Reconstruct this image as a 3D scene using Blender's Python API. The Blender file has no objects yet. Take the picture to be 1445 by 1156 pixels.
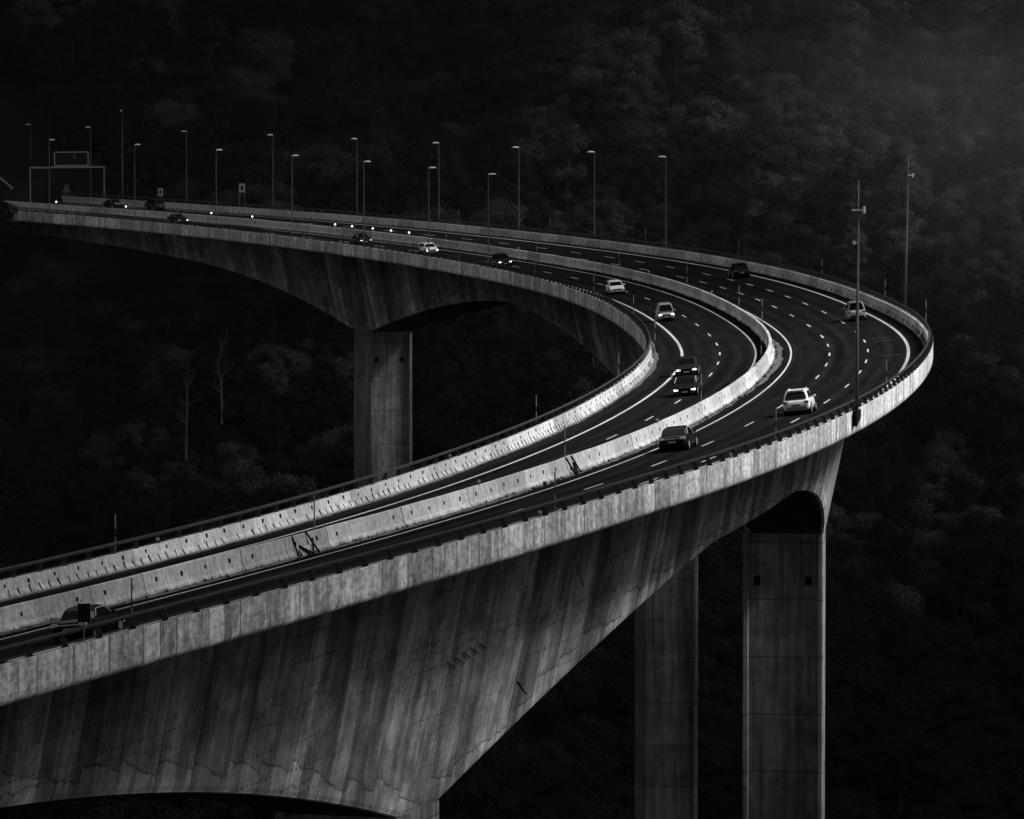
import bpy, bmesh, math, random
import numpy as np
from mathutils import Vector, Matrix

random.seed(7)
R = math.radians
scene = bpy.context.scene
col = scene.collection

# ------------------------------------------------------------------ road geometry
KN = list(np.linspace(-420, 420, 15)) + [440, 460]
KV = [-0.001082, -0.000477, 0.000127, 0.000731, 0.001272, 0.000972, 0.000866, 0.001574, 0.000595, 0.001148,
      0.001554, 0.001082, 0.001221, 0.001798, 0.002416, 0.00145, 0.0004]
SX = np.arange(-420, 581, 2.0)
_k = np.interp(SX, KN, KV)
_th = np.concatenate([[0], np.cumsum(_k[1:] + _k[:-1])]); _th = _th - _th[210] + 1.539
_X = np.concatenate([[0], np.cumsum(np.cos(_th[1:]) + np.cos(_th[:-1]))]); _X = _X - _X[210] + 24.447
_Y = np.concatenate([[0], np.cumsum(np.sin(_th[1:]) + np.sin(_th[:-1]))]); _Y = _Y - _Y[210] + 537.766
_Z = 0.0014809 * SX + 0.27521e-5 * SX ** 2 + 1.46661e-8 * SX ** 3
_E = np.interp(SX, np.linspace(-420, 420, 5), [0.08879, 0.11815, 0.08422, 0.07642, 0.04763])

def fr(s):
    return tuple(float(np.interp(s, SX, a)) for a in (_X, _Y, _Z, _th, _E))

def P(s, d, h=0.0):
    x, y, z, th, e = fr(s)
    return Vector((x + math.sin(th) * d, y - math.cos(th) * d, z + e * d + h))

def frame(s, d, h=0.0, flip=False, tilt=True):
    """matrix at a road point: local +Y runs along the road, +X to the outside of the curve"""
    x, y, z, th, e = fr(s)
    t = (P(s + 1, d) - P(s - 1, d)).normalized()
    n = Vector((math.sin(th), -math.cos(th), e if tilt else 0)).normalized()
    if flip:
        t = -t; n = -n
    if not tilt:
        t.z = 0; t.normalize()
    up = n.cross(t).normalized()
    n = t.cross(up)
    m = Matrix((n, t, up)).transposed().to_4x4()
    m.translation = P(s, d, h)
    return m

def face_camera_angle(m):
    return m

# ------------------------------------------------------------------ node helpers
class NT:
    def __init__(self, name):
        self.m = bpy.data.materials.new(name); self.m.use_nodes = True
        self.t = self.m.node_tree; self.n = self.t.nodes; self.n.clear()
        self.out = self.n.new('ShaderNodeOutputMaterial')
        self.b = self.n.new('ShaderNodeBsdfPrincipled')
        self.t.links.new(self.b.outputs[0], self.out.inputs[0])
    def L(self, a, b): self.t.links.new(a, b)
    def setv(self, sock, v):
        if hasattr(v, 'is_output'): self.L(v, sock)
        else: sock.default_value = v
    def math(self, op, a, b=None, c=None, clamp=False):
        n = self.n.new('ShaderNodeMath'); n.operation = op; n.use_clamp = clamp
        self.setv(n.inputs[0], a)
        if b is not None: self.setv(n.inputs[1], b)
        if c is not None: self.setv(n.inputs[2], c)
        return n.outputs[0]
    def rng(self, v, a, b, c, d, smooth=False):
        n = self.n.new('ShaderNodeMapRange')
        if smooth: n.interpolation_type = 'SMOOTHSTEP'
        self.setv(n.inputs[0], v)
        for i, x in zip((1, 2, 3, 4), (a, b, c, d)): n.inputs[i].default_value = x
        return n.outputs[0]
    def uv(self):
        n = self.n.new('ShaderNodeUVMap'); s = self.n.new('ShaderNodeSeparateXYZ')
        self.L(n.outputs[0], s.inputs[0]); return s.outputs[0], s.outputs[1]
    def obj(self):
        n = self.n.new('ShaderNodeTexCoord'); return n.outputs['Object']
    def comb(self, x, y, z=0.0):
        n = self.n.new('ShaderNodeCombineXYZ')
        for i, v in enumerate((x, y, z)): self.setv(n.inputs[i], v)
        return n.outputs[0]
    def noise(self, vec, scale=1.0, detail=3, rough=.55, dist=0.0):
        n = self.n.new('ShaderNodeTexNoise'); self.L(vec, n.inputs['Vector'])
        n.inputs['Scale'].default_value = scale; n.inputs['Detail'].default_value = detail
        n.inputs['Roughness'].default_value = rough; n.inputs['Distortion'].default_value = dist
        return n.outputs[0]
    def white(self, v):
        n = self.n.new('ShaderNodeTexWhiteNoise'); n.noise_dimensions = '1D'; self.setv(n.inputs['W'], v)
        return n.outputs[0]
    def base(self, v, rough=.85, spec=.3):
        c = self.n.new('ShaderNodeCombineColor')
        for i in range(3): self.setv(c.inputs[i], v)
        self.L(c.outputs[0], self.b.inputs['Base Color'])
        self.setv(self.b.inputs['Roughness'], rough)
        self.b.inputs['Specular IOR Level'].default_value = spec
    def bump(self, h, strength=.3, dist=.05):
        n = self.n.new('ShaderNodeBump'); self.L(h, n.inputs['Height'])
        n.inputs['Strength'].default_value = strength; n.inputs['Distance'].default_value = dist
        self.L(n.outputs[0], self.b.inputs['Normal'])

def plain(name, v, rough=.6, metal=0.0, spec=.5, var=.12, scale=3.0, coat=0.0):
    k = NT(name)
    n = k.noise(k.obj(), scale, 3)
    k.base(k.math('MULTIPLY', v, k.rng(n, .3, .7, 1 - var, 1 + var)), rough, spec)
    k.b.inputs['Metallic'].default_value = metal
    k.b.inputs['Coat Weight'].default_value = coat
    k.b.inputs['Coat Roughness'].default_value = .06
    return k.m

def emit(name, s, c=(1, 1, 1, 1)):
    k = NT(name)
    k.base(.8, .3)
    k.b.inputs['Emission Color'].default_value = c
    k.b.inputs['Emission Strength'].default_value = s
    return k.m

def mat_fascia():
    k = NT('weathered_edge_concrete'); u, v = k.uv()
    cyc = k.math('FLOOR', k.math('DIVIDE', u, 8.0)); f = k.math('FRACT', k.math('DIVIDE', u, 8.0))
    a = k.math('GREATER_THAN', f, .5); b = k.math('GREATER_THAN', f, .75)
    pid = k.math('ADD', k.math('MULTIPLY', cyc, 3.0), k.math('ADD', a, b))
    tint = k.rng(k.white(pid), 0, 1, .62, 1.25)
    def joint(c, w):
        return k.math('LESS_THAN', k.math('ABSOLUTE', k.math('SUBTRACT', f, c)), w)
    j = k.math('MAXIMUM', k.math('MAXIMUM', joint(.5, .006), joint(.75, .005)), k.math('MAXIMUM', joint(.004, .007), joint(1.0, .004)))
    st = k.noise(k.comb(k.math('MULTIPLY', u, 1.5), k.math('MULTIPLY', v, .3), 0), 1.0, 5, .65)
    st2 = k.noise(k.comb(k.math('MULTIPLY', u, .75), k.math('MULTIPLY', v, .25), 4), 1.0, 3, .6)
    st3 = k.noise(k.comb(k.math('MULTIPLY', u, 9.0), k.math('MULTIPLY', v, .5), 8), 1.0, 2, .6)
    bl = k.noise(k.comb(u, k.math('MULTIPLY', v, 1.6), 2), 1.9, 5, .7)
    x = k.math('MULTIPLY', tint, k.rng(st, .3, .68, .42, 1.3))
    x = k.math('MULTIPLY', x, k.rng(st2, .3, .7, .7, 1.25))
    x = k.math('MULTIPLY', x, k.rng(st3, .3, .7, .86, 1.10))
    x = k.math('MULTIPLY', x, k.rng(bl, .33, .66, .5, 1.4))
    # pale run marks from the top, soot at the drip edge (v runs 0 at the top)
    runs = k.math('MULTIPLY', k.rng(st3, .60, .70, 0, 1), k.rng(v, .0, .9, .5, 0))
    x = k.math('ADD', x, k.math('MULTIPLY', runs, .6))
    drip = k.rng(k.math('ADD', v, k.math('MULTIPLY', k.math('SUBTRACT', st, .5), 1.5)), 1.45, 1.95, 1, .33, True)
    x = k.math('MULTIPLY', x, drip)
    seam = k.math('LESS_THAN', k.math('ABSOLUTE', k.math('SUBTRACT', k.math('ADD', v, k.math('MULTIPLY', st2, .10)), 1.42)), .014)
    x = k.math('MULTIPLY', x, k.math('SUBTRACT', 1.0, k.math('MULTIPLY', seam, .4)))
    x = k.math('MULTIPLY', x, k.math('SUBTRACT', 1.0, k.math('MULTIPLY', j, .75)))
    k.base(k.math('MULTIPLY', x, .84), .9, .2)
    k.bump(bl, .3, .02)
    return k.m

def mat_web():
    k = NT('stained_girder_concrete'); u, v = k.uv()
    n2 = k.n.new('ShaderNodeUVMap'); n2.uv_map = 'Heights'; s2 = k.n.new('ShaderNodeSeparateXYZ'); k.L(n2.outputs[0], s2.inputs[0])
    hb, dp = s2.outputs[0], s2.outputs[1]          # height above the bottom edge, depth below the road
    def band(w, off, lo, hi, seed):
        f = k.math('DIVIDE', k.math('ADD', u, off), w)
        return k.rng(k.white(k.math('ADD', k.math('FLOOR', f), seed)), 0, 1, lo, hi), k.math('FRACT', f)
    wob = k.noise(k.comb(u, k.math('MULTIPLY', dp, .6), 9), .5, 3)
    uw = k.math('ADD', u, k.math('MULTIPLY', wob, .5))
    seg, f = band(5.2, 0.0, .58, 1.38, 3.0)         # cast segments
    b2, f2 = band(2.6, .7, .68, 1.30, 40.0)         # formwork bands
    b3, f3 = band(.62, .2, .97, 1.03, 90.0)
    st = k.noise(k.comb(k.math('MULTIPLY', uw, .55), k.math('MULTIPLY', dp, .05), 0), 1.0, 5, .6)
    st2 = k.noise(k.comb(k.math('MULTIPLY', uw, 2.2), k.math('MULTIPLY', dp, .10), 3), 1.0, 4, .65)
    bl = k.noise(k.comb(k.math('MULTIPLY', u, .8), dp, 5), .38, 7, .72)
    bl2 = k.noise(k.comb(u, dp, 25), 1.1, 6, .75)
    x = k.math('MULTIPLY', k.math('MULTIPLY', seg, b2), k.math('MULTIPLY', b3, k.rng(st, .34, .64, .62, 1.3)))
    x = k.math('MULTIPLY', x, k.rng(st2, .3, .7, .86, 1.12))
    x = k.math('MULTIPLY', x, k.rng(bl, .3, .7, .45, 1.5))
    cut = k.noise(k.comb(k.math('MULTIPLY', u, .35), k.math('MULTIPLY', dp, .12), 77), 1.0, 4, .5)
    x = k.math('MULTIPLY', x, k.rng(cut, .53, .56, 1.0, .66))
    x = k.math('MULTIPLY', x, k.rng(bl2, .32, .68, .72, 1.3))
    # pale patches of repair mortar
    pt = k.noise(k.comb(k.math('MULTIPLY', u, .5), k.math('MULTIPLY', dp, .8), 61), .5, 2, .4)
    x = k.math('MULTIPLY', x, k.rng(pt, .60, .62, 1.0, 1.25))
    def dark(cond, amt):
        nonlocal x
        x = k.math('MULTIPLY', x, k.math('SUBTRACT', 1.0, k.math('MULTIPLY', cond, amt)))
    dark(k.math('LESS_THAN', f, .017), .72)
    dark(k.math('LESS_THAN', f2, .014), k.rng(st2, .4, .6, 0, .5))
    # shade below the deck overhang, painted into the colour
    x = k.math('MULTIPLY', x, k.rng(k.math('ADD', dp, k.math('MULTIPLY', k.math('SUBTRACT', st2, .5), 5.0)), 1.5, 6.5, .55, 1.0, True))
    # tie-hole rows
    row = k.math('FRACT', k.math('DIVIDE', k.math('ADD', dp, k.math('MULTIPLY', wob, .25)), 1.45))
    r = k.math('LESS_THAN', k.math('ABSOLUTE', k.math('SUBTRACT', row, .5)), .034)
    dot = k.math('LESS_THAN', k.math('FRACT', k.math('MULTIPLY', u, 1.45)), .42)
    gate = k.rng(k.noise(k.comb(u, dp, 17), .13, 3), .44, .56, 0, .75)
    dark(k.math('MULTIPLY', r, dot), gate)
    # crooked pour line above the bottom edge, stepping from segment to segment
    stepn = k.rng(k.white(k.math('ADD', k.math('FLOOR', k.math('DIVIDE', u, 5.2)), 7.0)), 0, 1, .9, 2.1)
    lineh = k.math('ADD', stepn, k.math('ADD', k.math('MULTIPLY', f, -.55), k.math('MULTIPLY', k.math('SUBTRACT', bl, .5), 1.5)))
    dl = k.math('SUBTRACT', hb, lineh)
    dark(k.math('LESS_THAN', k.math('ABSOLUTE', dl), k.rng(bl2, .4, .6, .0, .09)), .6)
    below = k.rng(dl, -.1, .0, 1.28, 1.0)
    x = k.math('MULTIPLY', x, below)
    # a second faint line higher up
    dl2 = k.math('SUBTRACT', k.math('FRACT', k.math('DIVIDE', k.math('ADD', dp, k.math('MULTIPLY', bl, 2.6)), 4.6)), .5)
    dark(k.math('LESS_THAN', k.math('ABSOLUTE', dl2), .010), k.math('MULTIPLY', gate, .8))
    # paler strip along the bottom arris
    x = k.math('MULTIPLY', x, k.rng(hb, .0, .16, 1.7, 1.0))
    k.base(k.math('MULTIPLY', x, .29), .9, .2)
    k.bump(bl2, .4, .05)
    return k.m

def mat_pier():
    k = NT('board_marked_pier_concrete'); c = k.obj()
    s = k.n.new('ShaderNodeSeparateXYZ'); k.L(c, s.inputs[0]); x0, y0, z0 = s.outputs
    hz = k.math('ADD', x0, y0)
    st = k.noise(k.comb(k.math('MULTIPLY', hz, 1.3), k.math('MULTIPLY', z0, .07), 0), 1.0, 5, .65)
    bl = k.noise(c, .35, 6, .7)
    fine = k.noise(c, 2.5, 4, .7)
    f = k.math('FRACT', k.math('DIVIDE', z0, 5.1)); pid = k.math('FLOOR', k.math('DIVIDE', z0, 5.1))
    x = k.math('MULTIPLY', k.rng(k.white(pid), 0, 1, .75, 1.2), k.rng(st, .32, .66, .45, 1.4))
    x = k.math('MULTIPLY', x, k.rng(bl, .3, .7, .45, 1.4))
    x = k.math('MULTIPLY', x, k.rng(z0, -45, -17, .38, 1.0, True))  # fading light down the shafts, painted into the colour
    x = k.math('MULTIPLY', x, k.rng(fine, .3, .7, .88, 1.1))
    j = k.math('LESS_THAN', f, .02)
    x = k.math('MULTIPLY', x, k.math('SUBTRACT', 1.0, k.math('MULTIPLY', j, .55)))
    k.base(k.math('MULTIPLY', x, .25), .9, .2)
    k.bump(fine, .25, .03)
    return k.m

def mat_barrier():
    k = NT('cast_barrier_concrete'); c = k.obj()
    oi = k.n.new('ShaderNodeObjectInfo'); rnd = oi.outputs['Random']
    sh = k.n.new('ShaderNodeVectorMath'); sh.operation = 'ADD'
    k.L(c, sh.inputs[0]); k.L(k.comb(k.math('MULTIPLY', rnd, 91.0), k.math('MULTIPLY', rnd, 57.0), 0), sh.inputs[1])
    s = k.n.new('ShaderNodeSeparateXYZ'); k.L(sh.outputs[0], s.inputs[0])
    st = k.noise(k.comb(k.math('MULTIPLY', s.outputs[1], 3.0), k.math('MULTIPLY', s.outputs[2], .4), 0), 1.0, 4, .65)
    bl = k.noise(sh.outputs[0], 1.6, 6, .72)
    s2 = k.n.new('ShaderNodeSeparateXYZ'); k.L(c, s2.inputs[0])
    x = k.math('MULTIPLY', k.rng(rnd, 0, 1, .66, 1.25), k.rng(st, .3, .7, .78, 1.15))
    x = k.math('MULTIPLY', x, k.rng(bl, .32, .68, .66, 1.22))
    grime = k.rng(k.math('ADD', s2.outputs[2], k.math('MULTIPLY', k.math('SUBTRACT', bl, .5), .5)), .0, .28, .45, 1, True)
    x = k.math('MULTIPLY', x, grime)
    cr = k.noise(sh.outputs[0], 5.0, 5, .75)
    x = k.math('MULTIPLY', x, k.rng(cr, .36, .5, .62, 1.0))
    k.base(k.math('MULTIPLY', x, .66), .88, .2)
    k.bump(bl, .5, .03)
    return k.m

def mat_asphalt():
    k = NT('dark_asphalt'); u, v = k.uv()
    c = k.comb(k.math('MULTIPLY', u, .09), v, 0)
    tr = k.noise(k.comb(k.math('MULTIPLY', u, .012), k.math('MULTIPLY', v, 1.1), 0), 1.0, 3, .6)
    pa = k.noise(c, .8, 4, .6)
    gr = k.noise(k.comb(u, v, 0), 14.0, 2, .8)
    lane = k.math('ABSOLUTE', k.math('SUBTRACT', k.math('FRACT', k.math('DIVIDE', k.math('ADD', v, k.math('MULTIPLY', tr, .3)), 1.75)), .5))
    x = k.math('MULTIPLY', k.rng(tr, .3, .7, .66, 1.35), k.rng(pa, .3, .7, .75, 1.25))
    x = k.math('MULTIPLY', x, k.rng(lane, .1, .4, .84, 1.12, True))
    x = k.math('MULTIPLY', x, k.rng(gr, .3, .7, .85, 1.15))
    k.base(k.math('MULTIPLY', x, .0135), .8, .0)
    k.bump(gr, .15, .01)
    return k.m

def mat_paint():
    k = NT('worn_road_paint'); u, v = k.uv()
    w = k.noise(k.comb(u, v, 0), 2.2, 5, .75)
    w2 = k.noise(k.comb(k.math('MULTIPLY', u, .05), v, 0), 1.0, 2, .5)
    k.base(k.math('MULTIPLY', k.rng(w, .3, .62, .45, .8), k.rng(w2, .35, .6, .7, 1.0)), .7, .3)
    return k.m

def mat_ground():
    k = NT('undergrowth_ground'); c = k.obj()
    n = k.noise(c, .12, 6, .7)
    k.base(k.rng(n, .3, .7, .006, .02), 1.0, .0)
    return k.m

def mat_leaf(name, v):
    k = NT(name); c = k.obj()
    oi = k.n.new('ShaderNodeObjectInfo')
    n = k.noise(c, .45, 3, .6)
    g = k.n.new('ShaderNodeNewGeometry')
    x = k.math('MULTIPLY', v, k.rng(n, .35, .65, .65, 1.35))
    x = k.math('MULTIPLY', x, k.rng(oi.outputs['Random'], 0, 1, .6, 1.4))
    x = k.math('MULTIPLY', x, k.rng(g.outputs['Random Per Island'], 0, 1, .85, 1.15))
    k.base(x, .9, .05)
    return k.m

M = dict(
    fascia=mat_fascia(), web=mat_web(), pier=mat_pier(), barrier=mat_barrier(), asphalt=mat_asphalt(), paint=mat_paint(),
    ground=mat_ground(),
    leaf1=mat_leaf('dull_leaves', .036), leaf2=mat_leaf('shade_tinted_leaves', .009), bark=plain('grey_bark', .06, .9, var=.4, scale=1.5),
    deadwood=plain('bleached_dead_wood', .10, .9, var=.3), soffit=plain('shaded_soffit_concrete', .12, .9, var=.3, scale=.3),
    soffit_dark=plain('soffit_painted_shade', .05, .9, spec=.1, var=.4, scale=.4), slot=plain('flat_black', .008, .9, spec=.1), rib=plain('painted_rib_shadow', .025, .9, spec=.1, var=.5),
    rail=plain('dark_painted_rail_steel', .028, .45, metal=.0, spec=.5, var=.3, scale=1.0),
    railtop=plain('dull_galvanised_rail', .045, .5, metal=.3, var=.25, scale=.8),
    poledark=plain('weathered_lamp_pole', .11, .6, var=.2), galv=plain('galvanised_steel', .20, .5, metal=.2, var=.2), lamp=plain('pale_lamp_housing', .85, .4, var=.1),
    white=plain('white_device_casing', .8, .4, var=.05), kerb=plain('crumbling_kerb_mortar', .085, .95, var=.7, scale=1.5),
    black=plain('black_rubber', .012, .8, spec=.2), glass=plain('dark_car_glass', .004, .10, spec=.16, var=.05),
    carblack=plain('black_car_paint', .008, .3, spec=.3, coat=.15, var=.1), cardark=plain('dark_grey_car_paint', .014, .3, spec=.3, coat=.15, var=.1),
    carwhite=plain('white_car_paint', .92, .35, coat=.4, var=.04), carsilver=plain('silver_car_paint', .42, .32, metal=.35, coat=.4, var=.06),
    chrome=plain('chrome_gleam_white', .85, .25, metal=.1, var=.05), rim=plain('alloy_wheel', .55, .35, metal=.5, var=.1),  # near-white colour stands in for the chrome's bright reflection
    plate=plain('number_plate_white', .35, .5, var=.05), lens=plain('pale_lamp_lens', .85, .2, spec=.6, var=.1),
    tail=plain('dark_tail_lens', .10, .25, spec=.6, var=.1), under=plain('underbody_black', .006, .9, spec=.1),
    head=emit('lit_headlamp', 2.2), headdim=emit('weak_headlamp', .8), stud=emit('glowing_stud', 1.6),
    signpale=plain('pale_sign_border', .35, .6, var=.1), signdark=plain('dark_sign_face', .006, .6, spec=.1, var=.1),
    signtext=plain('grey_sign_text', .045, .6, var=.1), banddark=plain('dark_pole_band', .02, .7), bandlight=plain('pale_pole_band', .22, .6),
    weed=plain('dark_weed', .012, .9, spec=.05, var=.4), stripe=plain('white_reflective_stripe', .8, .5, var=.05),
)

# ------------------------------------------------------------------ object helpers
def link(name, me, mats, parent=None, mat4=None):
    o = bpy.data.objects.new(name, me); col.objects.link(o)
    if me is not None:
        for m in (mats if isinstance(mats, (list, tuple)) else [mats]): me.materials.append(m)
    if parent is not None: o.parent = parent
    if mat4 is not None: o.matrix_world = mat4 if parent is None else mat4
    return o

def thing(name, label, cat, loc=None, group=None, m4=None):
    o = bpy.data.objects.new(name, None); col.objects.link(o); o.empty_display_size = .5
    if m4 is not None: o.matrix_world = m4
    elif loc is not None: o.location = loc
    o['label'] = label; o['category'] = cat
    if group: o['group'] = group
    return o

def tag(o, label, cat, group=None):
    o['label'] = label; o['category'] = cat
    if group: o['group'] = group
    return o

class MB:
    """collects shapes for one mesh"""
    def __init__(self): self.v = []; self.f = []; self.mi = []; self.uv = None
    def add(self, vs, fs, mi=0, m=None):
        o = len(self.v)
        if m is not None: vs = [m @ Vector(p) for p in vs]
        self.v += [tuple(p) for p in vs]; self.f += [tuple(i + o for i in f) for f in fs]; self.mi += [mi] * len(fs)
        return self
    def box(self, c, s, mi=0, m=None):
        x, y, z = s[0] / 2, s[1] / 2, s[2] / 2
        vs = [Vector((c[0] + a * x, c[1] + b * y, c[2] + d * z)) for a in (-1, 1) for b in (-1, 1) for d in (-1, 1)]
        return self.add(vs, [(0, 1, 3, 2), (4, 6, 7, 5), (0, 4, 5, 1), (2, 3, 7, 6), (0, 2, 6, 4), (1, 5, 7, 3)], mi, m)
    def tube(self, pts, rad, n=8, mi=0, cap=True):
        rings = []
        for i, p in enumerate(pts):
            p = Vector(p)
            a = Vector(pts[max(i - 1, 0)]); b = Vector(pts[min(i + 1, len(pts) - 1)])
            t = (b - a).normalized()
            r = rad[i] if isinstance(rad, (list, tuple)) else rad
            q = t.to_track_quat('Z', 'Y')
            rings.append([p + q @ Vector((math.cos(2 * math.pi * j / n) * r, math.sin(2 * math.pi * j / n) * r, 0)) for j in range(n)])
        vs = [v for r_ in rings for v in r_]; fs = []
        for i in range(len(rings) - 1):
            for j in range(n):
                fs.append((i * n + j, i * n + (j + 1) % n, (i + 1) * n + (j + 1) % n, (i + 1) * n + j))
        if cap:
            fs.append(tuple(range(n))[::-1]); fs.append(tuple((len(rings) - 1) * n + j for j in range(n)))
        return self.add(vs, fs, mi)
    def bar(self, a, b, w, h=None, mi=0):
        a = Vector(a); b = Vector(b); t = (b - a); L_ = t.length
        q = t.to_track_quat('Z', 'Y').to_matrix().to_4x4(); q.translation = (a + b) / 2
        return self.box((0, 0, 0), (w, h or w, L_), mi, q)
    def mesh(self, name, smooth=False, bevel=0.0):
        me = bpy.data.meshes.new(name); me.from_pydata(self.v, [], self.f)
        for p, i in zip(me.polygons, self.mi): p.material_index = i; p.use_smooth = smooth
        me.update()
        bm = bmesh.new(); bm.from_mesh(me); bmesh.ops.recalc_face_normals(bm, faces=bm.faces)
        if bevel: bmesh.ops.bevel(bm, geom=bm.edges[:], offset=bevel, segments=2, affect='EDGES', clamp_overlap=True)
        bm.to_mesh(me); bm.free()
        return me
    def build(self, name, mats, parent=None, m4=None, smooth=False, bevel=0.0):
        return link(name, self.mesh(name, smooth, bevel), mats, parent, m4)

def sweep(name, prof, s0, s1, ds, mat, parent=None, closed=True, smooth=False, heights=None):
    """profile of (d,h) or a function s -> [(d,h,abs?)] swept along the road, UV = (metres along, metres round)"""
    ns = max(2, int(round((s1 - s0) / ds)) + 1); ss = np.linspace(s0, s1, ns)
    vs = []; n = None; vv = None
    for s in ss:
        pr = prof(s) if callable(prof) else prof
        n = len(pr)
        if vv is None: vv = [0.0]
        for q in pr:
            p = P(s, q[0], q[1])
            if len(q) > 2:  # height measured from the centre line, without crossfall
                p.z = fr(s)[2] + q[1] + 0.08 * 1.9
            vs.append(p)
    me = bpy.data.meshes.new(name); fs = []; uvs = []
    def vlen(pr):
        a = [0.0]
        for i in range(1, len(pr) + 1):
            x, y = pr[i - 1], pr[i % len(pr)]
            a.append(a[-1] + math.hypot(x[0] - y[0], x[1] - y[1]))
        return a
    m = n if closed else n - 1
    for i in range(ns - 1):
        pa = vlen(prof(ss[i]) if callable(prof) else prof); pb = vlen(prof(ss[i + 1]) if callable(prof) else prof)
        for j in range(m):
            fs.append((i * n + j, i * n + (j + 1) % n, (i + 1) * n + (j + 1) % n, (i + 1) * n + j))
            uvs += [(ss[i], pa[j]), (ss[i], pa[j + 1]), (ss[i + 1], pb[j + 1]), (ss[i + 1], pb[j])]
    if closed:
        fs.append(tuple(range(n))[::-1]); uvs += [(ss[0], 0)] * n
        fs.append(tuple((ns - 1) * n + j for j in range(n))); uvs += [(ss[-1], 0)] * n
    me.from_pydata(vs, [], fs); ul = me.uv_layers.new(name='UVMap')
    for i, q in enumerate(uvs): ul.data[i].uv = q
    if heights:
        u2 = me.uv_layers.new(name='Heights'); zc = [fr(s)[2] + .152 for s in ss]; hh = [heights(s) for s in ss]
        for lp in me.loops:
            i = lp.vertex_index // n; z = vs[lp.vertex_index].z - zc[i]
            u2.data[lp.index].uv = (z + hh[i], -z)
    for p in me.polygons: p.use_smooth = smooth
    me.update()
    return link(name, me, mat, parent)

# ------------------------------------------------------------------ setting: ground, road, markings
def gnoise(x, y):
    return (math.sin(x * .031 + 1.3) * math.cos(y * .027 + .4) + .6 * math.sin(x * .067 + y * .043) + .45 * math.cos(x * .11 - y * .083 + 2.0)
            + .3 * math.sin(x * .19 + y * .21))

def ground_z(x, y):
    y0 = 838 + .30 * (x + 90)
    t = y - y0 + 13 * gnoise(x * .8, y * .8 + 40) * min(1, max(0, (x + 100) / 60))
    # spurs running down the right-hand hill
    t += 26 * max(0, min(1, (x - 55) / 60)) * math.sin((x - y * .35) * .045)
    z = -102 + .5 * max(0, t + 60) + 1.2 * gnoise(x * 2, y * 2)
    if t < -60: z += -.02 * (t + 60)
    return min(z, 420)

def build_ground():
    xs = list(np.arange(-260, 321, 8.0)); ys = list(np.arange(-40, 1601, 8.0))
    xs = [-1500, -900, -500, -350] + xs + [420, 600, 1000, 1600]; ys = [-600, -200] + ys + [1700, 1900, 2300, 3000]
    vs = [(x, y, ground_z(x, y)) for y in ys for x in xs]; n = len(xs)
    fs = [(j * n + i, j * n + i + 1, (j + 1) * n + i + 1, (j + 1) * n + i) for j in range(len(ys) - 1) for i in range(n - 1)]
    me = bpy.data.meshes.new('valley_ground'); me.from_pydata(vs, [], fs)
    for p in me.polygons: p.use_smooth = True
    me.update(); o = link('valley_ground', me, M['ground']); o['kind'] = 'structure'
build_ground()

o = sweep('road', [(14.12, 0), (-11.3, 0)], -360, 560, 4, M['asphalt'], closed=False); o['kind'] = 'structure'

def strip_mesh(segs, h=.012):
    """segs: (s0,s1,d,width)"""
    vs = []; fs = []; uvs = []
    for s0, s1, d, w in segs:
        n = max(2, int((s1 - s0) / 3) + 1)
        o_ = len(vs)
        for i in range(n):
            s = s0 + (s1 - s0) * i / (n - 1)
            for q in (-w / 2, w / 2): vs.append(P(s, d + q, h))
        for i in range(n - 1):
            a = o_ + 2 * i; fs.append((a, a + 1, a + 3, a + 2))
            sa = s0 + (s1 - s0) * i / (n - 1); sb = s0 + (s1 - s0) * (i + 1) / (n - 1)
            uvs += [(sa, d), (sa, d + w), (sb, d + w), (sb, d)]
    me = bpy.data.meshes.new('road_marking'); me.from_pydata(vs, [], fs); ul = me.uv_layers.new(name='UVMap')
    for i, q in enumerate(uvs): ul.data[i].uv = q
    me.update(); return me
D_LIN, D_A, D_LML, D_LMR, D_B, D_C, D_LOUT = -8.35, -4.783, -1.42, 1.86, 5.40, 8.90, 12.55
edge = [(-360, 540, D_LIN, .26), (-360, 540, D_LML, .17), (-360, 540, D_LMR, .17), (-360, 540, D_LOUT, .28)]
link('edge_lines', strip_mesh(edge), M['paint'])['kind'] = 'structure'
dA = [202, 184, 165, 144, 123, 101, 78, 58, 36, 17, -1, -18, -37, -54, -77, -99, -121, -143, -164, -185, -206, -227, -248, -269, -290, 222, 241, 260, 279, 297, 315, 333, 351, 369, 387, 405]
dB = [166, 149, 133, 117, 100, 82, 61, 38, 15, -2, -19, -37, -57, -78, -99, -121, -143, -163, -184, -205, -225, -245, -266, -287, 190, 207, 225, 243, 261, 279, 297, 315, 333, 351, 369, 387, 405]
dC = [167, 150, 135, 118, 101, 83, 62, 39, 17, 0, -18, -37, -55, -76, -98, -122, -143, -164, -184, -205, -226, -247, -268, -289, 190, 208, 225, 243, 261, 280, 298, 316, 334, 352, 370, 388, 406]
link('lane_dashes', strip_mesh([(s - 2.7, s + 2.7, d, .16) for L_, d in ((dA, D_A), (dB, D_B), (dC, D_C)) for s in L_]), M['paint'])['kind'] = 'structure'
# faint cross marks on the outer shoulder
link('shoulder_marks', strip_mesh([(s - .14, s + .14, d, w) for s, d, w in ((-2, 10.7, 1.9), (3.5, 10.6, 1.8), (1, 13.2, 1.0), (-30, 11.0, 1.8), (-37, 12.9, 1.6))]),
     plain('faded_road_paint', .09, .8))['kind'] = 'structure'

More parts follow.
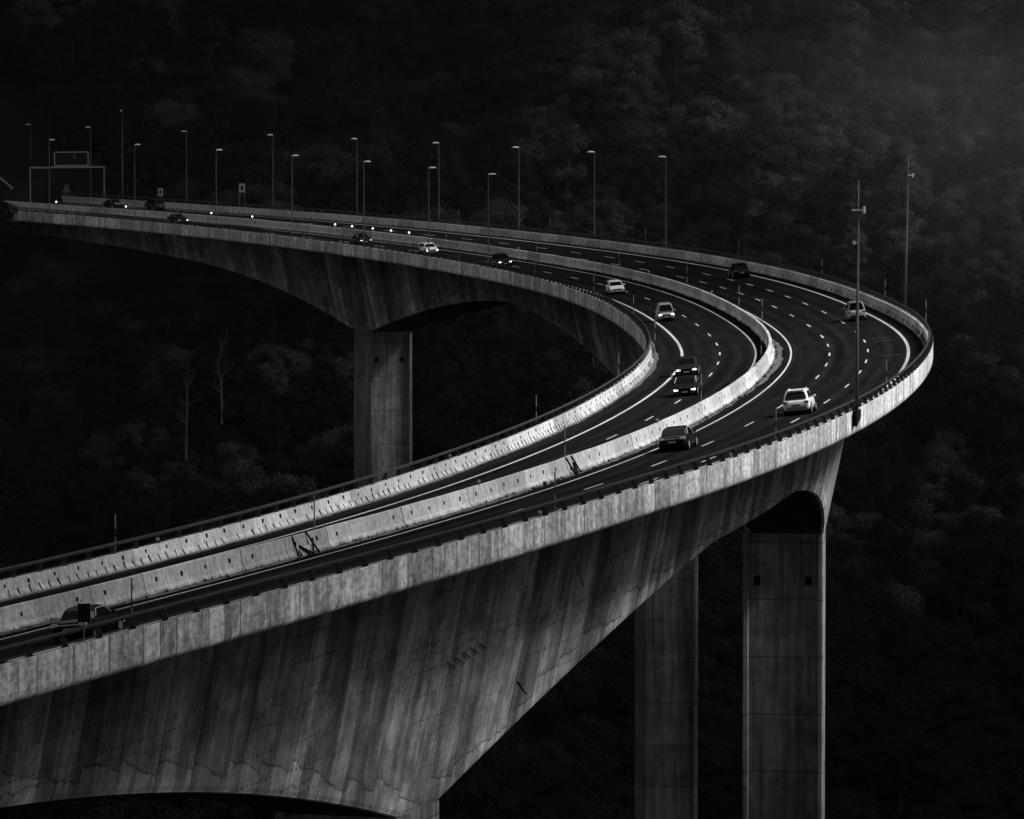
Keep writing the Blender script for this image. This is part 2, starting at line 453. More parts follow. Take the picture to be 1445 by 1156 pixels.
# crumbling mortar strip along the median foot and the inner barrier foot
def rough_strip(name, s0, s1, d0, wfn, h):
    vs = []; fs = []; n = int((s1 - s0) / .5)
    for i in range(n):
        s = s0 + i * .5; w = wfn(s)
        vs += [P(s, d0, h), P(s, d0 + w * .6, h * .9), P(s, d0 + w, .006)]
    for i in range(n - 1):
        for j in range(2):
            a = 3 * i + j; fs.append((a, a + 1, a + 4, a + 3))
    me = bpy.data.meshes.new(name); me.from_pydata(vs, [], fs); me.update()
    o = link(name, me, M['kerb']); o['kind'] = 'structure'
rw = [random.random() for _ in range(4000)]
def wf(lo, hi, k):
    def f(s):
        i = s / k + 500; a = int(i); t = i - a
        w = rw[a % 4000] * (1 - t) + rw[(a + 1) % 4000] * t
        w2 = rw[int(s * 2 + 2000) % 4000]
        return max(.02, lo + (hi - lo) * w + (w2 - .5) * .18)
    return f
rough_strip('median_footing', -330, 470, .36, lambda s: wf(.15, .55, 5)(s) + .42 * math.exp(-((s + 15) / 40) ** 2), .07)
rough_strip('inner_footing', -330, 470, -10.95, lambda s: wf(.05, .3, 4)(s) + .2 * math.exp(-((s + 15) / 40) ** 2), .06)

# ------------------------------------------------------------------ the viaduct
via = thing('viaduct', 'long curved concrete box girder viaduct on tall slab piers carrying the motorway', 'viaduct', (0, 0, 0))
OUT_D, IN_D, TOP = 14.75, -11.75, 1.02
slab = [(14.44, -.04), (14.44, -.45), (8.0, -1.25), (-4.2, -1.25), (-11.4, -.45), (-11.4, -.04)]
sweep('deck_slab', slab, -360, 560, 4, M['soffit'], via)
def edge_prof(d, sg):
    return [(d - sg * .02, TOP), (d, TOP - .03), (d, -.42), (d - sg * .03, -.56), (d - sg * .10, -.67), (d - sg * .22, -.735), (d - sg * .34, -.75), (d - sg * .30, -.3), (d - sg * .19, -.2), (d - sg * .19, TOP)]
sweep('edge_beam', edge_prof(OUT_D, 1), -360, 560, 2, M['fascia'], via)
sweep('edge_beam', edge_prof(IN_D, -1), -360, 560, 2, M['fascia'], via)
PIERS = [-224.0, -33.0, 155.0, 317.0]
def depth(s):
    best = 5.3
    for p, a, b in zip(PIERS, (9.4, 9.4, 8.9, 8.2), (5.3, 5.3, 5.6, 5.7)):
        t = max(0, abs(s - p) - 3.6)
        best = max(best, b + (a * max(0, 1 - t / 84.0) ** 1.8))
    if s > 397: best = 5.7 - min(1, (s - 397) / 60) * 2.2
    return best
CG = 1.9
def girder(s):
    H = depth(s); b = 6.5 - .22 * H; t = 6.5 - .22 * 1.15
    return [(CG + t, -1.1), (CG + b + .12, -H + .35, 1), (CG + b, -H + .06, 1), (CG + b - .25, -H, 1), (CG - b + .25, -H, 1), (CG - b, -H + .06, 1), (CG - b - .12, -H + .35, 1), (CG - t, -1.1)]
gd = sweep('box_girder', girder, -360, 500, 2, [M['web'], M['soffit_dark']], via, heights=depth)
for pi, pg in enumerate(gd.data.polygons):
    if pi % 8 == 3 and len(pg.vertices) == 4: pg.material_index = 1  # shade of the underside painted as a darker concrete
# dark wire-like strokes fixed on the outer web
def web_pt(s, dep, out=.03):
    p = P(s, CG + 6.5 - .22 * dep + out, 0); p.z = fr(s)[2] + .152 - dep; return p
for s0_, d0_, ds_, dd_ in [(-224.6 + 1.5 * q, 6.3 - .12 * q, 1.9, .5) for q in range(5)] + [(-198.5, 3.2, 3.2, 1.5), (-207.5, 9.2, 3.0, 1.1)]:
    b = MB(); b.tube([web_pt(s0_ + ds_ * t_, d0_ + dd_ * t_) for t_ in (0, .5, 1)], .035, 5); b.build('wall_stroke', M['slot'], via)
for i, s in enumerate(PIERS):
    m = frame(s, 0, 0, tilt=False); zt = -depth(s) + .2
    w0, w1 = (-1.9, 5.2) if s < 0 else (-1.35, 5.15)
    x, y, z, th, e = fr(s)
    gz = ground_z(*P(s, CG)[:2]) - 3 - z
    hl = 4.15
    b = MB(); c = .22  # chamfered shaft with recessed front faces
    pl = [(w0 + c, -hl), (w0 + .9, -hl), (w0 + 1.1, -hl + .25), (w1 - 1.1, -hl + .25), (w1 - .9, -hl), (w1 - c, -hl), (w1, -hl + c), (w1, hl - c), (w1 - c, hl), (w1 - .9, hl), (w1 - 1.1, hl - .25), (w0 + 1.1, hl - .25), (w0 + .9, hl), (w0 + c, hl), (w0, hl - c), (w0, -hl + c)]
    fw, rc = .42, .75; c = .10
    pl = [(w0 + c, -hl), (w0 + fw, -hl), (w0 + fw + .1, -hl + rc), (w1 - fw - .1, -hl + rc), (w1 - fw, -hl), (w1 - c, -hl), (w1, -hl + c), (w1, hl - c), (w1 - c, hl), (w1 - fw, hl), (w1 - fw - .1, hl - rc), (w0 + fw + .1, hl - rc), (w0 + fw, hl), (w0 + c, hl), (w0, hl - c), (w0, -hl + c)]
    n = len(pl)
    vs = [(p[0], p[1], zt) for p in pl] + [(p[0], p[1], gz) for p in pl]
    b.add(vs, [tuple(range(n)), tuple(range(n, 2 * n))[::-1]] + [(j, (j + 1) % n, n + (j + 1) % n, n + j) for j in range(n)])
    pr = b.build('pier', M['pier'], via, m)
    for xx in (w0 + 1.2, w1 - 1.35):
        b = MB(); b.box((xx, -hl + rc - .003, zt - 4.2), (.6, .05, .8)); b.build('access_hatch', M['slot'], pr, None)

# ------------------------------------------------------------------ barriers of cast units
UL = 7.4
def unit_mesh(name, prof, holes, ribs, seed=1):
    vr = random.Random(seed)
    b = MB(); n = len(prof); y = UL / 2 - .035
    # end shapes pulled in a little so that the joint reads as a dark gap
    vs = [(p[0], -y, p[1]) for p in prof] + [(p[0], y, p[1]) for p in prof]
    b.add(vs, [tuple(range(n)), tuple(range(n, 2 * n))[::-1]] + [(j, (j + 1) % n, n + (j + 1) % n, n + j) for j in range(n)])
    def on_face(z, fx):
        # x of the profile polyline 'fx' at height z
        for (x0, z0), (x1, z1) in zip(fx[:-1], fx[1:]):
            if min(z0, z1) <= z <= max(z0, z1): return x0 + (x1 - x0) * (z - z0) / (z1 - z0 + 1e-9)
        return fx[-1][0]
    for fx, sg, z, hs in holes:
        for yy in (-UL * .25, UL * .25):
            if vr.random() < .15: continue
            z_ = z + vr.uniform(-.05, .05); h_ = hs * vr.uniform(.7, 1.1)
            x = on_face(z_, fx); b.box((x, yy + vr.uniform(-.2, .2), z_), (.02, h_, h_ * .85), 1)  # black box on the face stands in for the slot's inner shade
    for fx, sg, step in ribs:
        k = int(UL / step)
        for i in range(k):
            if vr.random() < .12: continue
            zt_ = vr.uniform(.36, .54); sl_ = vr.uniform(.04, .16)
            yy = -UL / 2 + (i + .5) * step + vr.uniform(-.12, .12); x0 = on_face(.10, fx); x1 = on_face(zt_, fx)
            b.bar((x0 + sg * .006, yy - sl_, .10), (x1 + sg * .006, yy + sl_, zt_), vr.uniform(.04, .09), .03, 2)  # dark bars paint the slanting shadow lines on the barrier foot
    me = b.mesh(name)
    for mt in (M['barrier'], M['slot'], M['rib']): me.materials.append(mt)
    return me
medp = [(.36, 0), (.34, .10), (.20, .36), (.13, 1.18), (.11, 1.2), (-.11, 1.2), (-.13, 1.18), (-.20, .36), (-.34, .10), (-.36, 0)]
fR = [(.36, 0), (.34, .10), (.20, .36), (.13, 1.18)]; fL = [(-x, z) for x, z in fR]
me_med = [unit_mesh('barrier_unit', medp, [(fR, 1, .72, .34), (fL, -1, .72, .28)], [], q) for q in range(5)]
outp = [(-.36, 0), (-.34, .08), (-.14, .34), (-.06, TOP - .02), (-.04, TOP), (.21, TOP), (.21, 0)]
fO = [(-.36, 0), (-.34, .08), (-.14, .34), (-.06, TOP)]
me_out = [unit_mesh('barrier_unit', outp, [(fO, -1, .70, .28)], [(fO, -1, 1.23)], 10 + q) for q in range(5)]
innp = [(-x, z) for x, z in outp]; fI = [(-x, z) for x, z in fO]
me_inn = [unit_mesh('barrier_unit', innp, [(fI, 1, .72, .34)], [(fI, 1, 1.48)], 20 + q) for q in range(5)]
def barrier_line(name, label, d, me, gapfn=None, prof=None, flip=False):
    root = thing(name, label, 'barrier', P(-306, d))
    for i in range(100):
        s = -306 + UL * (i + .5)
        o = bpy.data.objects.new('barrier_unit', me[(i * 7 + i // 5) % 5]); col.objects.link(o)
        o.parent = root
        m = frame(s, d, 0)
        jig = Matrix.Translation((random.uniform(-.015, .015), 0, random.uniform(-.012, .015))) @ Matrix.Rotation(random.uniform(-.0022, .0022), 4, 'Z') @ Matrix.Rotation(random.uniform(-.0015, .0015), 4, 'X')
        o.matrix_world = m @ jig
        o.matrix_parent_inverse = Matrix.Identity(4)
        o.matrix_basis = Matrix.Translation(-root.location) @ (m @ jig)
    rest = sweep('distant_units', [(d + p[0], p[1]) for p in prof], -306 + UL * 100 + .05, 555, 4, M['barrier'], root)
    rest.location = -root.location; rest['kind'] = 'stuff'
    return root
barrier_line('median_barrier', 'pale concrete median barrier separating the two carriageways, between glowing reflector studs', .0, me_med, prof=medp)
barrier_line('parapet_barrier', 'outer concrete parapet barrier along the convex right edge of the viaduct', 14.34, me_out, prof=outp)
barrier_line('parapet_barrier', 'inner concrete parapet barrier with ribbed foot along the concave left edge', -11.34, me_inn, prof=innp)

# ------------------------------------------------------------------ steel rails on the parapets
def guard_rail(label, d, sg):
    root = thing('guard_rail', label, 'guard rail', (0, 0, 0))
    ss = np.arange(-340, 556, 4.0)
    b = MB(); b.tube([P(s, d, TOP + .57) for s in ss], .10, 8); b.build('top_rail', M['railtop'], root, smooth=True)
    b = MB(); b.tube([P(s, d - sg * .05, TOP + .10) for s in ss], .03, 5); b.build('lower_rail', M['rail'], root, smooth=True)
    def post(b, s, m=None):
        m = frame(s, d, TOP) if m is None else m
        # plate post: broad curved web across the parapet with a thin flange
        po = [(sg * .25, .0), (sg * .235, .16), (sg * .17, .34), (sg * .05, .50)]; w_ = [.20, .18, .15, .12]
        for t_, x_ in ((.10, 0),):
            vs = []
            for (a, z), ww in zip(po, w_):
                vs += [(a, -t_ / 2, z), (a, t_ / 2, z), (a - sg * ww, t_ / 2, z), (a - sg * ww, -t_ / 2, z)]
            fs = [(0, 1, 2, 3), (15, 14, 13, 12)]
            for i in range(3):
                for j in range(4): fs.append((i * 4 + j, i * 4 + (j + 1) % 4, (i + 1) * 4 + (j + 1) % 4, (i + 1) * 4 + j))
            b.add(vs, fs, 0, m)
        for (a, z), (a2, z2) in zip(po[:-1], po[1:]):
            b.bar(m @ Vector((a, 0, z)), m @ Vector((a2, 0, z2)), .05, .20)
        b.box((0, 0, 0), (.28, .26, .02), 0, m @ Matrix.Translation((sg * .14, 0, .008)))
    pm = MB(); post(pm, 0, Matrix.Identity(4)); pme = pm.mesh('post'); pme.materials.append(M['rail'])
    for i in range(100):
        s = -316 + 3.85 * i
        o = bpy.data.objects.new('post', pme); col.objects.link(o); o.parent = root; o.matrix_basis = frame(s, d, TOP)
    b = MB(); s = -316 + 385
    while s < 552:
        post(b, s); s += 3.85
    r = b.build('distant_posts', M['rail'], root); r['kind'] = 'stuff'
guard_rail('dark tubular guard rail on bent posts along the outer right parapet', 14.42, 1)
guard_rail('dark tubular guard rail on bent posts along the inner left parapet', -11.42, -1)

# ------------------------------------------------------------------ street lamps
def lamp(s, d, sg, label, group, H=12.25):
    """sg: side of the road axis the arm points to"""
    m = frame(s, d, .9, tilt=False)
    t = thing('street_lamp', label, 'street lamp', m4=m, group=group)
    b = MB(); b.tube([(0, 0, -.9), (0, 0, H * .5), (0, 0, H - .05)], [.10, .075, .05], 8)
    b.box((0, 0, -.05), (.4, .4, .04)); b.build('pole', M['poledark'], t, smooth=False)
    b = MB(); b.tube([(0, 0, H - .1), (sg * .25, 0, H + .02)], .05, 6)
    # flattened luminaire body
    vs = []; fs = []; n = 8; L_ = [(-.02, .07, .05), (.15, .18, .12), (.6, .22, .16), (.95, .16, .11), (1.05, .05, .04)]
    for x, w, hh in L_:
        for j in range(n):
            a = 2 * math.pi * j / n; z = math.sin(a) * hh
            vs.append((sg * x, math.cos(a) * w, H + .02 + (z if z > 0 else z * .5)))
    for i in range(len(L_) - 1):
        for j in range(n): fs.append((i * n + j, i * n + (j + 1) % n, (i + 1) * n + (j + 1) % n, (i + 1) * n + j))
    fs += [tuple(range(n)), tuple((len(L_) - 1) * n + j for j in range(n))]
    b.add(vs, fs); b.build('lamp_head', M['lamp'], t, smooth=True)
    return t
LOUT = [217, 254, 291, 328, 363, 396, 427, 460, 481]
LINN = [207, 244, 281, 319, 356, 392, 426]
ordn = ['first', 'second', 'third', 'fourth', 'fifth', 'sixth', 'seventh', 'eighth', 'ninth']
for i, s in enumerate(LOUT):
    lamp(s, 14.62, -1, 'tall street lamp on the far outer parapet, %s of that row counted from the right' % ordn[i], 'lamps along the outer parapet')
for i, s in enumerate(LINN):
    lamp(s, -11.62, 1, 'tall street lamp on the near inner parapet, %s of that row counted from the right' % ordn[i], 'lamps along the inner parapet')

# tall instrument masts
def mast(s, d, H, label, lean, devices, base_plate=True):
    m = frame(s, d, .9, tilt=False)
    t = thing('instrument_mast', label, 'mast', m4=m)
    b = MB(); pts = [(lean * k * H, 0, -.6 + k * (H + .6)) for k in (0, .4, .8, .83, 1)]
    b.tube(pts, [.15, .11, .07, .04, .025], 8); b.build('pole', M['poledark'], t, smooth=True)
    for (z, sx, L_, hh) in devices:
        b = MB(); x0 = lean * z
        b.box((x0 + sx * L_ * .5, 0, z), (L_, .10, .10)); b.build('bracket', M['white'], t)
        b = MB(); b.box((x0 + sx * (L_ + .08), -.02, z), (.17, .3, hh)); b.build('device', M['white'], t, bevel=.03)
    if base_plate:
        b = MB()
        b.add([(-.55, 0, .12), (.2, -1.3, .12), (.2, 1.1, .12), (.2, 1.1, -.45), (.2, -1.3, -1.0), (-.55, 0, -.9)],
              [(0, 1, 2), (1, 4, 3, 2), (0, 5, 4, 1), (0, 2, 3, 5), (5, 3, 4)])
        b.build('base_bracket', M['slot'], t)
    return t
mast(-136, 14.93, 16.3, 'tall thin mast with white antenna near its top, on the parapet above the box girder', .006, [(14.2, 1, .32, .5), (14.2, -1, .3, .10), (11.9, -1, .2, .28)])
mast(35, 14.85, 15.6, 'tall thin leaning mast with one small white device, right of the curve', .022, [(13.6, 1, .42, .42)], False)
mast(450, 15.2, 15.8, 'tall thin mast beside the sign gantry at the far left end', .0, [(15.3, -1, .2, .3)], False)

# ------------------------------------------------------------------ banded marker poles
def marker(s, d, label, h0=.9, H=2.3):
    m = frame(s, d, h0, tilt=False)
    t = thing('marker_pole', label, 'marker pole', m4=m, group='banded marker poles beside the carriageways')
    b = MB(); b.tube([(0, 0, -.85), (0, 0, .25)], .035, 6); b.build('pole_foot', M['banddark'], t)
    zs = [.25, 1.0, 1.45, H]
    for i, mt in enumerate(('bandlight', 'banddark', 'bandlight')):
        b = MB(); b.tube([(0, 0, zs[i]), (0, 0, zs[i + 1])], .042 if i != 1 else .036, 6); b.build('band', M[mt], t)
mk = [('outer near parapet', 14.2, [-292, -228, -169, -107]), ('outer far parapet', 14.95, [6, 58, 118, 177, 229, 277, 320]),
      ('left face of the median', -.55, [-225, -165, -101, -31]), ('right face of the median', .6, [37, 71, 129, 182, 232, 281]),
      ('inner near parapet', -11.95, [-226, -169, -111, -51]), ('inner far parapet', -10.9, [12, 68, 124, 178, 229])]
for nm, d, L_ in mk:
    for i, s in enumerate(sorted(L_)):
        marker(s, d, 'banded marker pole at the %s, %s from the near end' % (nm, ordn[i]))

# reflector studs on the median, made to glow for their daylight glints
for i, s in enumerate([298, 307, 316, 326, 334, 371, 388, 421, 446]):
    m = frame(s, .0, 1.2, tilt=False)
    t = thing('marker_stud', 'small reflector stud with added glow on the far median barrier, %s from the right' % ordn[i], 'reflector stud', m4=m, group='glowing reflector studs on the median')
    b = MB(); b.box((0, 0, .05), (.1, .1, .12)); b.build('bracket', M['galv'], t)
    b = MB(); b.tube([(0, -.12, .42), (0, -.06, .42)], .15, 12); b.box((0, 0, .2), (.06, .06, .3), 1); b.build('stud_face', [M['stud'], M['galv']], t)
# small bright clips standing on the barriers
for s, d, nm in [(-131, 0, 'median right of the black saloon'), (-192, 0, 'median left of the steel brace'), (98, 0, 'median left of the dark off-road car'), (157, 0, 'median behind the white hatchback'), (240, 0, 'median above the dark car with lamps'), (-232, 14.5, 'outer parapet near the lower left'), (-186, 14.5, 'outer parapet middle'), (-54, 0, 'median at the bend'), (-220, -11.5, 'inner parapet lower left'), (-150, -11.5, 'inner parapet middle')]:
    t = thing('reflector_bracket', 'small pale reflector bracket clipped on the %s' % nm, 'reflector', m4=frame(s, d, 1.2 if d == 0 else 1.02, tilt=False))
    b = MB(); b.box((0, 0, .12), (.06, .05, .3)); b.build('bracket', M['galv'], t)
    b = MB(); b.box((.0, -.03, .26), (.17, .05, .14)); b.build('reflector', M['stripe'], t)
# weeds at the foot of the median
wb = MB(); rnd = random.Random(3)
for _ in range(900):
    side = rnd.random()
    s = rnd.uniform(40, 300) if side < .5 else rnd.uniform(-300, 120)
    d = -rnd.uniform(.36, .55) if side < .5 else rnd.uniform(.4, .62)
    hh = rnd.uniform(.08, .28) * (1.5 if rnd.random() < .12 else 1)
    p = P(s, d, .0)
    for k in range(4):
        a = rnd.uniform(0, 6.28); q = p + Vector((rnd.uniform(-.12, .12), rnd.uniform(-.3, .3), 0))
        wb.add([q + Vector((math.cos(a) * .05, math.sin(a) * .05, 0)), q - Vector((math.cos(a) * .05, math.sin(a) * .05, 0)), q + Vector((rnd.uniform(-.08, .08), rnd.uniform(-.08, .08), hh))], [(0, 1, 2)])
o = wb.build('weeds', M['weed']); o['kind'] = 'stuff'; tag(o, 'dark weeds growing in tufts along the foot of the median barrier', 'weeds')

# steel braces leaning on the median
def brace(s, label, gate):
    m = frame(s, .0, 0)
    t = thing('steel_brace', label, 'brace', m4=m)
    if gate:
        for a, c in (((.16, -1.25, 1.22), (.40, -1.15, .04)), ((.16, 1.2, 1.24), (.72, 1.5, .04)), ((.42, -.95, .62), (.74, -.2, .03)), ((.42, -.95, .6), (.74, .5, .03)), ((.72, .5, .04), (.42, 1.45, .85))):
            b = MB(); b.bar(a, c, .12, .09); b.build('strut', M['slot'], t)
        for i in range(6):
            b = MB(); y = -.95 + i * .38; b.add([(.40, y, .55), (.40, y + .22, .55), (.56, y + .42, .03), (.56, y + .20, .03), (.37, y, .55), (.37, y + .22, .55), (.53, y + .42, .03), (.53, y + .20, .03)], [(0, 1, 2, 3), (7, 6, 5, 4), (0, 4, 5, 1), (1, 5, 6, 2), (2, 6, 7, 3), (3, 7, 4, 0)]); b.build('striped_board', M['stripe'], t)
    else:
        for a, c in (((.16, -1.0, 1.22), (.62, -.7, .06)), ((.16, .8, 1.22), (.62, 1.1, .06)), ((.62, -.7, .08), (.40, .1, .8)), ((.40, .1, .8), (.60, .3, .1)), ((.40, -.9, .5), (.62, -.2, .08))):
            b = MB(); b.bar(a, c, .12, .09); b.build('strut', M['slot'], t)
brace(-229.5, 'black steel braces over a white striped board in front of the median, lower left', True)
brace(-166.5, 'black zigzag steel brace leaning on the median below the saloon', False)

# ------------------------------------------------------------------ signs
def text_mesh(txt, size, m4, mat, parent, name='lettering'):
    cu = bpy.data.curves.new('lettering', 'FONT'); cu.body = txt; cu.size = size; cu.align_x = 'CENTER'; cu.align_y = 'CENTER'; cu.extrude = .004
    ob = bpy.data.objects.new('lettering', cu); col.objects.link(ob)
    dg = bpy.context.evaluated_depsgraph_get(); me = bpy.data.meshes.new_from_object(ob.evaluated_get(dg))
    bpy.data.objects.remove(ob); me.materials.clear()
    o = link(name, me, mat, parent); o.matrix_basis = m4
    return o
FRONT = Matrix.Rotation(R(90), 4, 'X')   # text facing local -Y
sg = thing('kilometre_sign', 'small dark kilometre sign reading 149 on a thin post at the near parapet', 'road sign', m4=Matrix.Translation(P(-298.5, 14.62, .95)) @ Matrix.Rotation(R(12), 4, 'Z'))
b = MB(); b.tube([(0, 0, -.4), (0, 0, .95)], .035, 8); b.build('post', M['galv'], sg)
b = MB(); b.box((0, 0, 1.32), (.52, .03, .80)); pn = b.build('sign_panel', M['signdark'], sg)
b = MB(); b.box((.275, -.006, 1.32), (.03, .05, .82)); b.box((-.275, -.002, 1.32), (.012, .04, .82), 1); b.build('border', [M['signpale'], M['signtext']], pn)
b = MB(); b.box((0, -.017, 1.53), (.44, .006, .014)); b.build('dividing_line', M['signtext'], pn)
text_mesh('149', .26, Matrix.Translation((-.02, -.02, 1.10)) @ FRONT, M['signtext'], pn)
text_mesh('km', .15, Matrix.Translation((-.02, -.02, 1.36)) @ FRONT, M['signtext'], pn)
b = MB(); b.box((-.12, 0, 1.84), (.04, .03, .12)); b.build('finial', M['slot'], sg)

def speed_sign(s, d, label, legs, zc=3.0, w=1.15, h=1.6):
    m = frame(s, d, .5, tilt=False); m = Matrix.Translation(m.translation) @ Matrix.Rotation(R(4), 4, 'Z')
    t = thing('road_sign', label, 'road sign', m4=m)
    b = MB()
    for x in ((-.45, .45) if legs == 2 else (0,)): b.tube([(x, 0, -.5), (x, 0, zc)], .05, 6)
    b.build('post', M['galv'], t)
    b = MB(); b.box((0, -.06, zc), (w, .04, h)); pl = b.build('sign_panel', M['signpale'], t)
    b = MB(); b.box((0, -.085, zc), (w * .42, .03, h * .5)); b.build('sign_symbol', M['signdark'], pl)
speed_sign(436, 14.6, 'small pale-bordered sign above the far left parapet beside the dark van', 1, 2.2, .9, 1.3)
speed_sign(408, 14.9, 'pale-bordered square sign on two legs between far lamps', 2, 3.7, 1.0, 1.45)
def tri_sign(s, d, label):
    m = frame(s, d, .2, tilt=False); m = Matrix.Translation(m.translation)
    t = thing('warning_sign', label, 'road sign', m4=m)
    b = MB(); b.tube([(-.25, .05, -.3), (-.25, .05, 3.0)], .05, 6); b.tube([(.35, .05, -.3), (.35, .05, 3.0)], .05, 6); b.build('post', M['galv'], t)
    b = MB(); b.add([(-.75, 0, 1.7), (.75, 0, 1.7), (0, 0, 3.0), (-.75, .04, 1.7), (.75, .04, 1.7), (0, .04, 3.0)], [(0, 1, 2), (5, 4, 3), (0, 3, 4, 1), (1, 4, 5, 2), (2, 5, 3, 0)]); b.build('sign_panel', plain('dull_sign_back', .10, .6), t)
tri_sign(466, 13.2, 'grey triangular warning sign under the gantry')
tri_sign(486, 14.8, 'grey triangular warning sign left of the gantry')

# sign gantry
gm = frame(456, 7.7, 0, tilt=False)
g = thing('sign_gantry', 'steel goalpost sign gantry over the far carriageway at the left end', 'sign gantry', m4=gm)
zA = P(456, .6).z - gm.translation.z; zB = P(456, 15.0).z - gm.translation.z
for x, z0 in ((-7.2, zA), (7.3, zB)):
    b = MB(); b.box((x, 0, (z0 + 6.6) / 2), (.2, .2, 6.6 - z0)); b.build('leg', M['galv'], g)
b = MB(); b.box((.05, 0, 6.75), (14.8, .3, .3)); b.build('crossbeam', M['galv'], g)
b = MB()
for x, z, w, h in ((.7, 8.0, 6.7, .14), (-2.6, 8.0, 0, 0),): pass
b.box((.8, -.1, 9.35), (6.6, .12, .14)); b.box((.8, -.1, 7.05), (6.6, .12, .14)); b.box((-2.5, -.1, 8.2), (.14, .12, 2.3)); b.box((4.1, -.1, 8.2), (.14, .12, 2.3))
fb = b.build('sign_border', M['signpale'], g)
b = MB(); b.box((.8, 0, 8.2), (6.5, .06, 2.3)); b.build('sign_panel', M['signdark'], g)
b = MB(); b.box((1.4, -.12, 8.6), (.5, .05, .8)); b.build('sign_symbol', M['signtext'], g)
# power pylon beyond the gantry
py = thing('power_pylon', 'faint lattice power pylon on the hillside behind the gantry', 'pylon', (-87, 1118, 0))
pz = ground_z(-87, 1118); b = MB(); H = 60
for i in range(10):
    z0 = pz + H * i / 10; z1 = pz + H * (i + 1) / 10; w0 = 3 * (1 - i / 10 * .8); w1 = 3 * (1 - (i + 1) / 10 * .8)
    for a, c in ((-1, -1), (1, -1), (1, 1), (-1, 1)):
        b.bar((a * w0, c * w0, z0), (a * w1, c * w1, z1), .16)
        b.bar((a * w0, c * w0, z0), (-a * w1, c * w1, z1), .10)
b.build('lattice_tower', M['galv'], py)
for zz, L_ in ((.82, 5), (.89, 4), (.96, 3)):
    b = MB(); b.bar((-L_, 0, pz + H * zz), (L_, 0, pz + H * zz), .25, .2); b.build('crossarm', M['galv'], py)
# pale concrete rib in the far left slope
aw = thing('retaining_kerb', 'pale curved concrete kerb descending at the far left edge', 'kerb', P(505, -6))
b = MB(); base = P(505, -6)
pts = [Vector((-86.4 - i * .62, 985, 5.9 + (i * .62) - i * i * .022)) - base for i in range(14)]
b.tube(pts, .22, 6); b.build('kerb_beam', M['galv'], aw)

